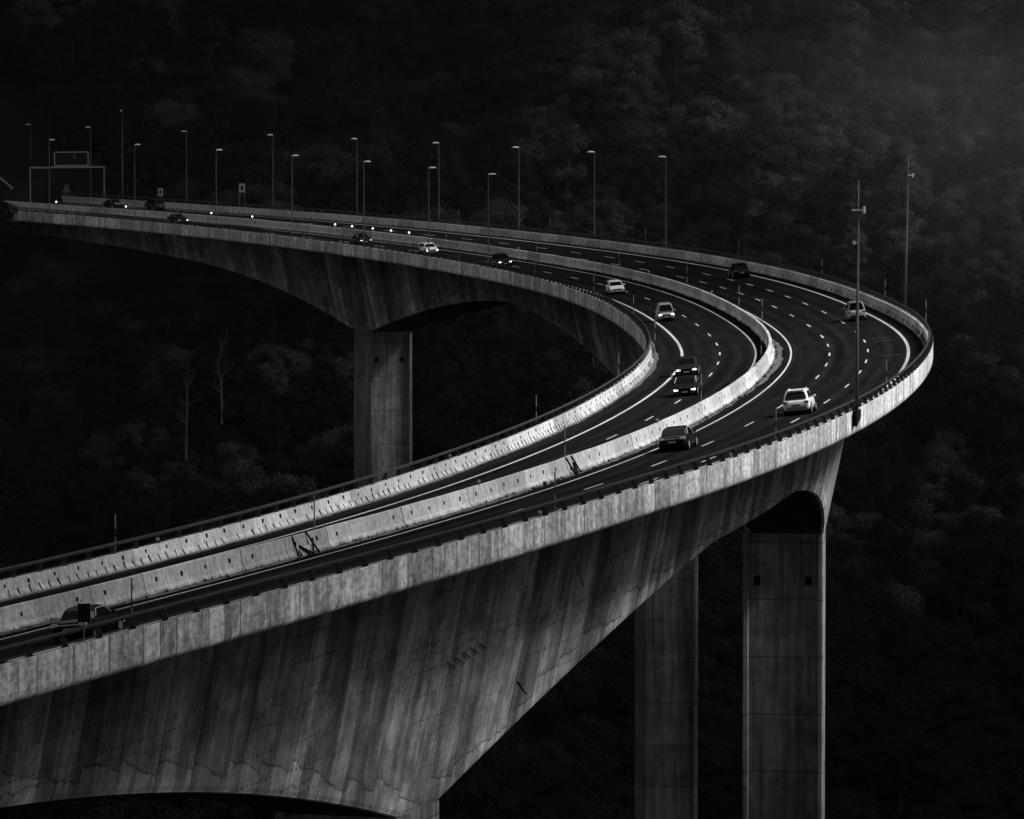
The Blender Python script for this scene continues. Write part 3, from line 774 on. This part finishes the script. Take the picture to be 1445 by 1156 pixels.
# ------------------------------------------------------------------ cars
def car(kind, paint, s, d, away, label, lights=None, yaw=0.0, sc=1.0):
    m = frame(s, d, .014, flip=not away)
    m = m @ Matrix.Rotation(yaw, 4, 'Z') @ Matrix.Scale(sc, 4)
    t = thing({'sedan': 'saloon_car', 'hatch': 'hatchback_car', 'suv': 'suv_car', 'van': 'minivan_car'}[kind], label, 'car', m4=m)
    # local: +Y = front of the car, origin on the road below the centre
    Kd = dict(
        sedan=dict(L=4.6, W=1.82, zb=.95, roof=1.44, rr=(-1.35, -.95), rf=(.35, 1.15), low=.20, nose=.62, tailz=.98, rw=.34),
        hatch=dict(L=4.2, W=1.78, zb=.95, roof=1.48, rr=(-1.98, -1.55), rf=(.35, 1.2), low=.20, nose=.66, tailz=1.0, rw=.33),
        suv=dict(L=4.4, W=1.86, zb=1.04, roof=1.66, rr=(-2.08, -1.68), rf=(.35, 1.15), low=.30, nose=.80, tailz=1.06, rw=.37),
        van=dict(L=4.2, W=1.76, zb=1.06, roof=1.80, rr=(-1.98, -1.72), rf=(.70, 1.75), low=.22, nose=.86, tailz=1.06, rw=.33))[kind]
    L_, W, zb, roof, low = Kd['L'], Kd['W'], Kd['zb'], Kd['roof'], Kd['low']; hw = W / 2; hl = L_ / 2
    # lower body: rings along Y
    st = [(-hl, .80, low + .18, .78 * zb), (-hl + .06, .90, low + .06, .92 * zb), (-hl + .22, .97, low, Kd['tailz'] * .985), (-hl + .55, 1.0, low - .02, zb * 1.0), (-.4, 1.0, low - .04, zb),
          (.6, 1.0, low - .04, zb), (Kd['rf'][1] + .05, .99, low - .02, zb * .98), (hl - .75, .98, low, Kd['nose'] + (zb - Kd['nose']) * .62), (hl - .3, .94, low + .02, Kd['nose'] + (zb - Kd['nose']) * .25), (hl - .07, .84, low + .06, Kd['nose'] * .95), (hl, .70, low + .16, Kd['nose'] * .78)]
    vs = []; fs = []; N = 14
    for y, wk, z0, z1 in st:
        w = hw * wk; zm = z0 + (z1 - z0) * .55
        ring = [(0, z0), (.7 * w, z0), (.94 * w, z0 + .05), (w, z0 + .28), (w, zm), (.975 * w, z0 + (z1 - z0) * .8), (.91 * w, z1 - .03), (.82 * w, z1), (.4 * w, z1 + .02)]
        ring = ring + [(-x, z) for x, z in ring[:0:-1]]
        N = len(ring)
        vs += [(x, y, z) for x, z in ring]
    for i in range(len(st) - 1):
        for j in range(N): fs.append((i * N + j, i * N + (j + 1) % N, (i + 1) * N + (j + 1) % N, (i + 1) * N + j))
    fs += [tuple(range(N)), tuple((len(st) - 1) * N + j for j in range(N))]
    b = MB(); b.add(vs, fs); body = b.build('body', paint, t, smooth=True)
    # cabin
    r0, r1 = Kd['rr']; f1, f0 = Kd['rf']; bw, tw = hw * .90, hw * .70
    zc = [(zb - .06, r0 - .02, f0 + .02, bw), (zb + (roof - zb) * .55, r0 + (r1 - r0) * .55, f0 + (f1 - f0) * .55, bw + (tw - bw) * .48), (roof - .07, r1 - .03, f1 + .06, tw + .02), (roof, r1 + .16, f1 - .14, tw * .86)]
    vs = []; fs = []
    for z, ya, yb, w in zc:
        c = .10
        vs += [(-w + c, ya, z), (w - c, ya, z), (w, ya + c * 1.5, z), (w, yb - c * 1.5, z), (w - c, yb, z), (-w + c, yb, z), (-w, yb - c * 1.5, z), (-w, ya + c * 1.5, z)]
    for i in range(3):
        for j in range(8): fs.append((i * 8 + j, i * 8 + (j + 1) % 8, (i + 1) * 8 + (j + 1) % 8, (i + 1) * 8 + j))
    fs.append(tuple(24 + j for j in range(8)))
    b = MB(); b.add(vs, fs); b.build('roof', paint, t, smooth=False)
    # windows: quads proud of the cabin planes
    def cab(z, end):  # y of the cabin face and half width at height z
        k = (z - zb) / (roof - .07 - zb); k = min(max(k, 0), 1)
        w = bw + (tw + .02 - bw) * k
        return ((r0 + (r1 - .03 - r0) * k) if end < 0 else (f0 + (f1 + .06 - f0) * k)), w
    def pane(name, pts):
        b = MB(); n = len(pts); b.add(pts, [tuple(range(n))]); return b.build(name, M['glass'], t)
    za, zt = zb + .02, roof - .13
    for end, nm in ((-1, 'rear_window'), (1, 'windscreen')):
        ya, wa = cab(za, end); yt, wt = cab(zt, end); o_ = .045 * end
        pane(nm, [(-wa + .16, ya + o_, za), (wa - .16, ya + o_, za), (wa - .10, (ya * .8 + yt * .2) + o_, za * .8 + zt * .2), (wt - .12, yt + o_, zt), (-wt + .12, yt + o_, zt), (-wa + .10, (ya * .8 + yt * .2) + o_, za * .8 + zt * .2)])
    for sx in (-1, 1):
        ya0, wa = cab(za + .02, -1); ya1, _ = cab(za, 1); yt0, wt = cab(zt, -1); yt1, _ = cab(zt, 1)
        mid = -.1
        o_ = .02
        rearlow = max(ya0 + .30, -hl + .45)
        pane('side_window', [(sx * (wa + o_), rearlow, za + .03), (sx * (wa + o_), mid - .05, za + .01), (sx * (wt + o_), mid - .05, zt), (sx * (wt + o_), max(yt0 + .30, rearlow + .15), zt - .01)])
        if kind == 'sedan':
            tr_ = MB(); pp = [Vector((sx * (wa + .03), rearlow - .05, za + .02)), Vector((sx * (wt + .05), max(yt0 + .25, rearlow + .1), zt + .0)), Vector((sx * (wt + .04), (yt0 + yt1) / 2, zt + .05)), Vector((sx * (wt + .05), yt1 - .15, zt + .01)), Vector((sx * (wa + .03), ya1 - .25, za + .01))]
            tr_.tube(pp, .018, 5); tr_.build('window_trim', M['chrome'], t)
        pane('side_window', [(sx * (wa + o_), mid + .05, za + .01), (sx * (wa + o_), ya1 - .32, za + .01), (sx * (wt + o_), yt1 - .22, zt), (sx * (wt + o_), mid + .05, zt)])
        b = MB(); b.box((sx * (hw + .06), ya1 - .42, zb + .06), (.2, .1, .15)); b.build('mirror', paint, t, bevel=.03)
        for yy in (-hl + .82, hl - .85):
            rw_ = Kd['rw']
            b = MB(); b.tube([(sx * (hw - .20), yy, rw_), (sx * (hw - .03), yy, rw_), (sx * (hw + .012), yy, rw_)], [rw_, rw_, rw_ - .05], 20)
            wh = b.build('wheel', M['black'], t)
            b = MB(); b.tube([(sx * (hw - .02), yy, rw_), (sx * (hw + .022), yy, rw_)], rw_ * .66, 16)
            for k in range(5):
                a = k * 1.2566; b.bar((sx * (hw + .025), yy, rw_), (sx * (hw + .025), yy + math.cos(a) * rw_ * .6, rw_ + math.sin(a) * rw_ * .6), .03, .06)
            b.build('rim', M['rim'], wh)
            b = MB()  # wheel arch shadow ring
            b.tube([(sx * (hw - .1), yy, rw_ + .02), (sx * (hw + .006), yy, rw_ + .02)], rw_ + .07, 20); b.build('wheel_arch', M['under'], body)
    b = MB(); b.box((0, 0, low - .02), (W * .86, L_ * .86, .16)); b.build('underbody', M['under'], t)
    # tail
    zt_ = zb * .80
    for sx in (-1, 1):
        b = MB(); b.box((sx * hw * .74, -hl + .075, zt_ + .02), (.34, .16, .17)); b.build('tail_lamp', M['lens'] if kind in ('sedan',) else M['tail'], t, bevel=.03)
    b = MB(); b.box((0, -hl - .005, low + .18), (W * .74, .1, .2)); b.build('rear_bumper', M['under'] if kind != 'suv' or paint != M['carwhite'] else M['galv'], t, bevel=.03)
    b = MB(); b.box((0, -hl - .012, zt_ - .17), (.5, .05, .12)); b.build('number_plate', M['plate'] if kind != 'suv' or paint != M['carwhite'] else M['tail'], t)
    if kind == 'sedan':
        b = MB(); b.box((0, -hl + .02, zt_ + .02), (W * .62, .06, .045)); b.build('chrome_strip', M['chrome'], t)
    if kind in ('suv', 'hatch', 'van'):
        b = MB(); b.box((0, r1 - .12, roof - .03), (tw * 1.7, .3, .04)); b.build('rear_spoiler', paint, t, bevel=.01)
    # nose
    nz = Kd['nose']
    lm = {None: M['lens'], 'lit': M['head'], 'dim': M['headdim']}[lights]
    for sx in (-1, 1):
        b = MB(); b.box((sx * hw * .70, hl - .10, nz * .80), (.36, .22, .15)); b.build('headlight', lm, t, bevel=.03)
        b = MB(); b.box((sx * hw * .62, hl - .05, nz * .42), (.2, .12, .08)); b.build('fog_lamp', M['tail'], t)
    b = MB(); b.box((0, hl - .02, nz * .80), (hw * .85, .08, .09)); b.build('grille', M['under'], t)
    b = MB(); b.box((0, hl - .015, nz * .42), (hw * .95, .09, .16)); b.build('air_intake', M['under'], t, bevel=.02)
    b = MB(); b.box((0, hl + .035, nz * .56), (.48, .03, .11)); b.build('front_plate', M['plate'], t)
    if kind == 'suv':
        for sx in (-1, 1):
            b = MB(); b.bar((sx * tw * .85, r1 + .2, roof + .03), (sx * tw * .85, f1 - .2, roof + .03), .04); b.build('roof_rail', M['chrome'] if paint != M['carwhite'] else paint, t)
    return t
car('sedan', M['carblack'], -281.6, 8.0, True, 'black saloon behind the kilometre sign at the lower left', sc=1.04)
car('sedan', M['carblack'], -147, 4.0, True, 'black saloon with chrome tail strip driving away beside the median', sc=1.12)
car('suv', M['carwhite'], -112.5, 8.25, True, 'white off-road style car driving away before the tall mast', sc=1.12)
car('van', M['carsilver'], 41, 10.4, True, 'silver car driving away, crossed by the tall mast', sc=1.08)
car('suv', M['carblack'], 153, 10.5, True, 'black off-road style car driving away near the far outer parapet', sc=1.08)
car('sedan', M['carblack'], -67.5, -4.8, False, 'black car with lit headlights close in front of another dark car', 'lit', sc=1.1)
car('hatch', M['cardark'], -34.5, -6.9, False, 'dark car with lit headlights close behind the front black one', 'lit', sc=1.1)
car('van', M['carsilver'], 72, -7.2, False, 'silver minivan with lit headlights coming towards the bend', 'lit', sc=1.05)
car('hatch', M['carwhite'], 140, -6.5, False, 'white hatchback coming on between the silver minivan and the dark car', None, sc=1.08)
car('suv', M['cardark'], 225, -5.9, False, 'dark square car with lit headlights behind the inner rail', 'lit', sc=1.05)
car('hatch', M['carwhite'], 269, -5.3, False, 'white hatchback with lit headlights partly behind a lamp pole', 'lit', sc=1.05)
car('sedan', M['cardark'], 308, -4.2, False, 'dark saloon with dim headlights behind a lamp pole', 'dim', sc=1.05)
car('sedan', M['carblack'], 394, -3.3, False, 'dark saloon with glaring headlights far left on the near carriageway', 'lit', sc=1.05)
car('van', M['cardark'], 431, 10.7, True, 'dark van driving away below the small square sign, far left', sc=1.05)
car('sedan', M['cardark'], 445, 10.4, True, 'dark saloon driving away near the gantry, leftmost car', sc=1.05)

# ------------------------------------------------------------------ trees
def crown_mesh(name, seed, rx, rz, nclump, nleaf, size, wispy=0.0):
    r = random.Random(seed); vs = []; fs = []
    cl = []
    for i in range(nclump):
        a = r.uniform(0, 6.283); u = r.uniform(-.75, 1); rad = r.uniform(.45, .9) * math.sqrt(max(.05, 1 - u * u * .9))
        cl.append((Vector((math.cos(a) * rad * rx, math.sin(a) * rad * rx, rz * (.1 + u * .85))), r.uniform(.16, .44) * rx))
    for c, cr in cl:
        for _ in range(nleaf):
            v = Vector((r.gauss(0, 1), r.gauss(0, 1), r.gauss(0, 1))).normalized()
            p = c + Vector((v.x, v.y, v.z * .8)) * cr * (r.uniform(.55, 1.0) + (wispy * r.random() if v.z > 0 else 0))
            n = (v * 1.3 + Vector((0, 0, .3)) + Vector((r.uniform(-1, 1), r.uniform(-1, 1), r.uniform(-.3, 1)))).normalized()
            t = n.orthogonal().normalized(); t = Matrix.Rotation(r.uniform(0, 6.28), 3, n) @ t; q = n.cross(t)
            s_ = size * r.uniform(.6, 1.4); k = len(vs)
            vs += [p + t * s_, p + q * s_ * .8, p - t * s_, p - q * s_ * .8]; fs.append((k, k + 1, k + 2, k + 3))
    me = bpy.data.meshes.new(name); me.from_pydata(vs, [], fs); me.update()
    return me
def trunk_mesh(seed, H, rx):
    r = random.Random(seed); b = MB()
    b.tube([(0, 0, -1.5), (r.uniform(-.2, .2), 0, H * .4), (r.uniform(-.4, .4), r.uniform(-.4, .4), H * .8)], [.28, .2, .1], 7)
    for k in range(7):
        a = r.uniform(0, 6.28); z = H * r.uniform(.35, .7)
        b.tube([(0, 0, z), (math.cos(a) * rx * .4, math.sin(a) * rx * .4, z + H * .12), (math.cos(a) * rx * .75, math.sin(a) * rx * .75, z + H * .25)], [.11, .07, .03], 5)
    return b.mesh('trunk')
protos = []
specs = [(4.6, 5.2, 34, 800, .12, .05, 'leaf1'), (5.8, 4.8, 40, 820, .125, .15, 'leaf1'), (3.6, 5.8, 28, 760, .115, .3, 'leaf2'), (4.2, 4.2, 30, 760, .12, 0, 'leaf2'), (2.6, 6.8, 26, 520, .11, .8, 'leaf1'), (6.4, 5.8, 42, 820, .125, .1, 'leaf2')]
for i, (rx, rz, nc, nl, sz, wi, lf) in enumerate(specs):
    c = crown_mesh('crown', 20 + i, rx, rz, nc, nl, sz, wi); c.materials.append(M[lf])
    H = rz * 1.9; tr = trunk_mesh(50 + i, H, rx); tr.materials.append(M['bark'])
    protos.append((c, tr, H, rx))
rt = random.Random(11); spots = []
def near_deck(x, y, z):
    for s in range(240, 560, 6):
        p = P(s, 1.9)
        if (p.x - x) ** 2 + (p.y - y) ** 2 < 17 ** 2 and z > p.z - 20: return True
    return False
def near_pier(x, y):
    return any((P(s, CG).x - x) ** 2 + (P(s, CG).y - y) ** 2 < 10 ** 2 for s in PIERS)
y = 640.0
while y < 1230:
    st = 6.2 if y > 800 else 8.0
    half = y * .093 + 14; x = -half
    while x < half:
        px = x + rt.uniform(-2.6, 2.6); pyy = y + rt.uniform(-2.6, 2.6); z = ground_z(px, pyy)
        if not near_deck(px, pyy, z) and not near_pier(px, pyy) and rt.random() > .07:
            spots.append((px, pyy, z, rt.choice([2, 3, 5, 5] if pyy < 900 else ([2, 3, 5, 5, 3, 2, 0, 1] if px < 8 else [0, 0, 1, 1, 2, 3, 4, 5])), rt.uniform(.7, 1.3), rt.uniform(0, 6.28)))  # darker-leaved kinds picked low and left to paint the dimmer light there
        x += st
    y += st
def elev(sp): return (sp[2] + 6 - 26.25) / sp[1]
def in_view(sp):
    e_ = elev(sp); return -.14 < e_ < .025 and abs(sp[0]) / sp[1] < .094
vis = [s for s in spots if in_view(s)]; rest = [s for s in spots if not in_view(s)]
vis.sort(key=lambda s: s[1] / s[4]); ind = vis[:280]; rest += vis[280:]
desc = {0: ('broad rounded leafy tree in the valley forest', 'round-crowned forest trees'), 1: ('wide spreading leafy tree in the valley forest', 'wide-crowned forest trees'), 2: ('narrow upright dark tree in the valley forest', 'narrow dark forest trees'),
        3: ('small dark bushy tree in the valley forest', 'small bushy forest trees'), 4: ('tall slim wispy tree in the valley forest', 'tall wispy forest trees'), 5: ('large heavy dark tree in the valley forest', 'large dark forest trees')}
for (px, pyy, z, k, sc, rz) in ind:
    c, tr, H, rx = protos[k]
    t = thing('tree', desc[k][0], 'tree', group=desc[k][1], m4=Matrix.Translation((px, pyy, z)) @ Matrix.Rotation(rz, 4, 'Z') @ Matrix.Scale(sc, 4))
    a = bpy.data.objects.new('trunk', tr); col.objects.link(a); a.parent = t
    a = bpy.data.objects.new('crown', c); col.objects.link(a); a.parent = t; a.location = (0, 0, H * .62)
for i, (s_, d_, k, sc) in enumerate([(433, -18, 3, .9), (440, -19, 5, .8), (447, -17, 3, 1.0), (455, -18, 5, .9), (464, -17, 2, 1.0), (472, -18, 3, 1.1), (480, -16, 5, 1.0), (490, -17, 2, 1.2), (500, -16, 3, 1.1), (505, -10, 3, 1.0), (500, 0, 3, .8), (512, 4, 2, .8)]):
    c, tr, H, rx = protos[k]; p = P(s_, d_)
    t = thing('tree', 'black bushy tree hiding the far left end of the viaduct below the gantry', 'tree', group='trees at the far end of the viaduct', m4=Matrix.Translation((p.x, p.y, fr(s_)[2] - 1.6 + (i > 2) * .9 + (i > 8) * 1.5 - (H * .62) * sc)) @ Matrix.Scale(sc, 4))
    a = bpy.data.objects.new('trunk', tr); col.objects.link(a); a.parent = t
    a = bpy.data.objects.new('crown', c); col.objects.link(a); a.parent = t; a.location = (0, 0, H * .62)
# the rest of the wood: one object, crowns instanced on its points by geometry nodes
def forest(k, pts, idx):
    c, tr, H, rx = protos[k]
    me = bpy.data.meshes.new('forest'); me.from_pydata([(p[0], p[1], p[2] + H * .62 * p[4]) for p in pts], [], [])
    at = me.attributes.new('scl', 'FLOAT', 'POINT'); ro = me.attributes.new('rot', 'FLOAT', 'POINT')
    for i, p in enumerate(pts): at.data[i].value = p[4]; ro.data[i].value = p[5]
    return me
allpts = rest
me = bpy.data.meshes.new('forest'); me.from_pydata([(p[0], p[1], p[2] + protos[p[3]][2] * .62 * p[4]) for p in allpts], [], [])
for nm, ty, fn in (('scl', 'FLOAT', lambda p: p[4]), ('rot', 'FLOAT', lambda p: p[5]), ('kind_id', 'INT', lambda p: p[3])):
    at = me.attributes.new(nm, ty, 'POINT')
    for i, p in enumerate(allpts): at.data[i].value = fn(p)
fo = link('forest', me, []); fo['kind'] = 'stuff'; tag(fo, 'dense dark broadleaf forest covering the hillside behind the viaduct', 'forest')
ng = bpy.data.node_groups.new('forest_instances', 'GeometryNodeTree')
ng.interface.new_socket('Geometry', in_out='INPUT', socket_type='NodeSocketGeometry'); ng.interface.new_socket('Geometry', in_out='OUTPUT', socket_type='NodeSocketGeometry')
N_ = ng.nodes; gi = N_.new('NodeGroupInput'); go = N_.new('NodeGroupOutput'); jn = N_.new('GeometryNodeJoinGeometry')
# one hidden-free source object per crown shape: the crown of an individual tree already in the scene
src = {}
for o_ in col.objects:
    if o_.type == 'MESH' and o_.name.startswith('crown'):
        for k, pr_ in enumerate(protos):
            if o_.data == pr_[0] and k not in src: src[k] = o_
def nattr(name, ty):
    n = N_.new('GeometryNodeInputNamedAttribute'); n.data_type = ty; n.inputs[0].default_value = name; return n.outputs[0]
for k in src:
    cmp_ = N_.new('FunctionNodeCompare'); cmp_.data_type = 'INT'; cmp_.operation = 'EQUAL'
    ii = [i for i in cmp_.inputs if i.type == 'INT']
    ng.links.new(nattr('kind_id', 'INT'), ii[0]); ii[1].default_value = k
    oi = N_.new('GeometryNodeObjectInfo'); oi.inputs[0].default_value = src[k]; oi.transform_space = 'ORIGINAL'
    io = N_.new('GeometryNodeInstanceOnPoints'); ng.links.new(gi.outputs[0], io.inputs['Points']); ng.links.new(cmp_.outputs[0], io.inputs['Selection'])
    ng.links.new(oi.outputs['Geometry'], io.inputs['Instance'])
    cx = N_.new('ShaderNodeCombineXYZ'); ng.links.new(nattr('rot', 'FLOAT'), cx.inputs[2]); ng.links.new(cx.outputs[0], io.inputs['Rotation'])
    ng.links.new(nattr('scl', 'FLOAT'), io.inputs['Scale']); ng.links.new(io.outputs[0], jn.inputs[0])
ng.links.new(jn.outputs[0], go.inputs[0])
md = fo.modifiers.new('instances', 'NODES'); md.node_group = ng

# bare dead trees standing out of the wood at the left
def dead_tree(x, y, zb_, H, seed, label):
    r = random.Random(seed); t = thing('dead_tree', label, 'tree', (x, y, zb_)); b = MB()
    tp = [Vector((r.uniform(-.5, .5) * k / 6, 0, H * k / 6)) for k in range(7)]
    b.tube(tp, [.24, .2, .16, .13, .1, .07, .03], 6); b.build('trunk', M['deadwood'], t)
    b = MB()
    def limb(p, dr, L_, rad, lv):
        pts = [p]; d_ = dr.normalized()
        for q in range(4):
            d_ = (d_ + Vector((r.uniform(-.45, .45), r.uniform(-.3, .3), r.uniform(-.2, .45)))).normalized(); pts.append(pts[-1] + d_ * L_ / 4)
        b.tube(pts, [rad, rad * .8, rad * .6, rad * .4, rad * .2], 4)
        if lv:
            for q in (1, 2, 3, 4):
                if r.random() < .8: limb(pts[q], d_ + Vector((r.uniform(-1, 1), r.uniform(-.6, .6), r.uniform(-.3, .8))), L_ * .5, rad * .45, lv - 1)
    for k in range(11):
        q = r.randint(2, 5); limb(tp[q], Vector((r.choice((-1, 1)) * r.uniform(.3, 1), r.uniform(-.6, .6), r.uniform(.2, 1))), r.uniform(1.5, 3.4) * (1.3 - q / 8), .075, 2)
    b.build('branches', M['deadwood'], t)
dead_tree(-50.5, 880, -34, 17, 5, 'bleached bare dead tree standing left in the dark wood')
dead_tree(-45.5, 890, -29, 15, 6, 'thin bare dead tree right of the bleached one')

# ------------------------------------------------------------------ light
SUN_EL, SUN_AZ = R(47), R(-7)     # azimuth measured from +X towards +Y
sd = Vector((math.cos(SUN_EL) * math.cos(SUN_AZ), math.cos(SUN_EL) * math.sin(SUN_AZ), math.sin(SUN_EL)))
w = bpy.data.worlds.new('World'); scene.world = w; w.use_nodes = True; nt = w.node_tree; nt.nodes.clear()
out = nt.nodes.new('ShaderNodeOutputWorld'); bg = nt.nodes.new('ShaderNodeBackground'); sky = nt.nodes.new('ShaderNodeTexSky')
sky.sky_type = 'NISHITA'; sky.sun_disc = False; sky.sun_elevation = SUN_EL; sky.sun_rotation = math.atan2(sd.x, sd.y)
bw_ = nt.nodes.new('ShaderNodeRGBToBW'); nt.links.new(sky.outputs[0], bw_.inputs[0]); nt.links.new(bw_.outputs[0], bg.inputs[0])
bg.inputs[1].default_value = .075; nt.links.new(bg.outputs[0], out.inputs[0])
sl = bpy.data.lights.new('sun', 'SUN'); sl.energy = 5.0; sl.angle = R(15); sl.color = (1, 1, 1)
so = bpy.data.objects.new('sun', sl); col.objects.link(so); so.rotation_euler = sd.to_track_quat('Z', 'Y').to_euler()

# unseen sheet added overhead to shape the sunlight, clearer above the bend
CH = 420.0
def light_shaping_sheet():
    k = NT('light_mask'); n = k.n; k.t.nodes.remove(k.b)
    tc = n.new('ShaderNodeTexCoord'); s = n.new('ShaderNodeSeparateXYZ'); k.L(tc.outputs['Object'], s.inputs[0])
    off = sd * (CH / sd.z)
    def gauss(cx, cy, sx, sy, amp, rot=0.0, sun=True):
        dx = k.math('SUBTRACT', s.outputs[0], cx + (off.x if sun else 0)); dy = k.math('SUBTRACT', s.outputs[1], cy + (off.y if sun else 0))
        a = k.math('ADD', k.math('MULTIPLY', dx, math.cos(rot)), k.math('MULTIPLY', dy, math.sin(rot)))
        b_ = k.math('SUBTRACT', k.math('MULTIPLY', dy, math.cos(rot)), k.math('MULTIPLY', dx, math.sin(rot)))
        e_ = k.math('ADD', k.math('POWER', k.math('ABSOLUTE', k.math('DIVIDE', a, sx)), 2.0), k.math('POWER', k.math('ABSOLUTE', k.math('DIVIDE', b_, sy)), 2.0))
        return k.math('MULTIPLY', amp, k.math('EXPONENT', k.math('MULTIPLY', e_, -1.0)))
    g = k.math('ADD', gauss(40, 490, 115, 125, 1.7), gauss(132, 1035, 78, 66, 4.0))
    g = k.math('ADD', g, gauss(-18, 835, 55, 60, .8))
    g = k.math('ADD', g, .03)
    nz = k.noise(tc.outputs['Object'], .012, 4)
    g = k.math('MULTIPLY', g, k.rng(nz, .3, .7, .92, 1.12), clamp=True)
    tr = n.new('ShaderNodeBsdfTransparent'); df = n.new('ShaderNodeBsdfTranslucent')   # glowing patches of the sheet added as fill light
    gl = k.math('ADD', k.math('ADD', k.math('ADD', gauss(-110, 440, 150, 150, 1.7, sun=False), .02), gauss(760, 330, 280, 230, 1.0, sun=False)), gauss(-620, 420, 240, 240, .55, sun=False), clamp=True); cc = n.new('ShaderNodeCombineColor')
    for i in range(3): k.L(gl, cc.inputs[i])
    k.L(cc.outputs[0], df.inputs[0])
    mx = n.new('ShaderNodeMixShader'); k.L(g, mx.inputs[0]); k.L(df.outputs[0], mx.inputs[1]); k.L(tr.outputs[0], mx.inputs[2]); k.L(mx.outputs[0], k.out.inputs[0])
    me = bpy.data.meshes.new('light_shaping_sheet'); S_ = 3500
    me.from_pydata([(-S_ + 400, -2800, CH), (S_ + 400, -2800, CH), (S_ + 400, 4200, CH), (-S_ + 400, 4200, CH)], [], [(0, 1, 2, 3)])
    o = link('light_shaping_sheet', me, k.m); o['kind'] = 'structure'
light_shaping_sheet()

# valley haze between the viaduct and the hillside
def haze():
    k = NT('valley_haze'); n = k.n; k.t.nodes.remove(k.b)
    vo = n.new('ShaderNodeVolumePrincipled'); vo.inputs['Color'].default_value = (1, 1, 1, 1); vo.inputs['Density'].default_value = .00016; vo.inputs['Anisotropy'].default_value = .1
    k.L(vo.outputs[0], k.out.inputs['Volume'])
    k2 = NT('thin_haze'); k2.t.nodes.remove(k2.b); v2 = k2.n.new('ShaderNodeVolumePrincipled'); v2.inputs['Color'].default_value = (1, 1, 1, 1); v2.inputs['Density'].default_value = .00007
    k2.L(v2.outputs[0], k2.out.inputs['Volume'])
    b = MB(); b.box((40, 985, 30), (1300, 670, 290)); o = b.build('thin_haze', k2.m); o['kind'] = 'structure'
    k3 = NT('haze_bank'); k3.t.nodes.remove(k3.b); v3 = k3.n.new('ShaderNodeVolumePrincipled'); v3.inputs['Color'].default_value = (1, 1, 1, 1); v3.inputs['Density'].default_value = .00042
    k3.L(v3.outputs[0], k3.out.inputs['Volume'])
    for nm, pl, z1, kk in (('haze', [(-60, 1150), (260, 1300), (300, 560), (240, 600)], 200, k), ('haze_bank', [(-20, 1150), (260, 1300), (300, 560), (220, 640)], 24, k3)):
        b = MB(); b.add([(x, y, z) for z in (-120, z1) for x, y in pl] if z1 > 100 else [(x, y, -120) for x, y in pl] + [(x, y, -8 + (y - 560) * .085) for x, y in pl], [(0, 1, 2, 3), (7, 6, 5, 4), (0, 4, 5, 1), (1, 5, 6, 2), (2, 6, 7, 3), (3, 7, 4, 0)]); o = b.build(nm, kk.m); o['kind'] = 'structure'
haze()

# ------------------------------------------------------------------ camera
cam = bpy.data.cameras.new('camera'); cam.sensor_width = 36.0; cam.lens = 8030.0 / 1445.0 * 36.0; cam.clip_start = 1; cam.clip_end = 6000
co = bpy.data.objects.new('camera', cam); col.objects.link(co); co.location = (0, 0, 26.254); co.rotation_euler = (R(90) - .05941, 0, 0)
scene.camera = co
scene.view_settings.view_transform = 'Standard'; scene.view_settings.look = 'None'; scene.view_settings.exposure = 0; scene.view_settings.gamma = 1
scene.cycles.max_bounces = 6; scene.cycles.transparent_max_bounces = 8
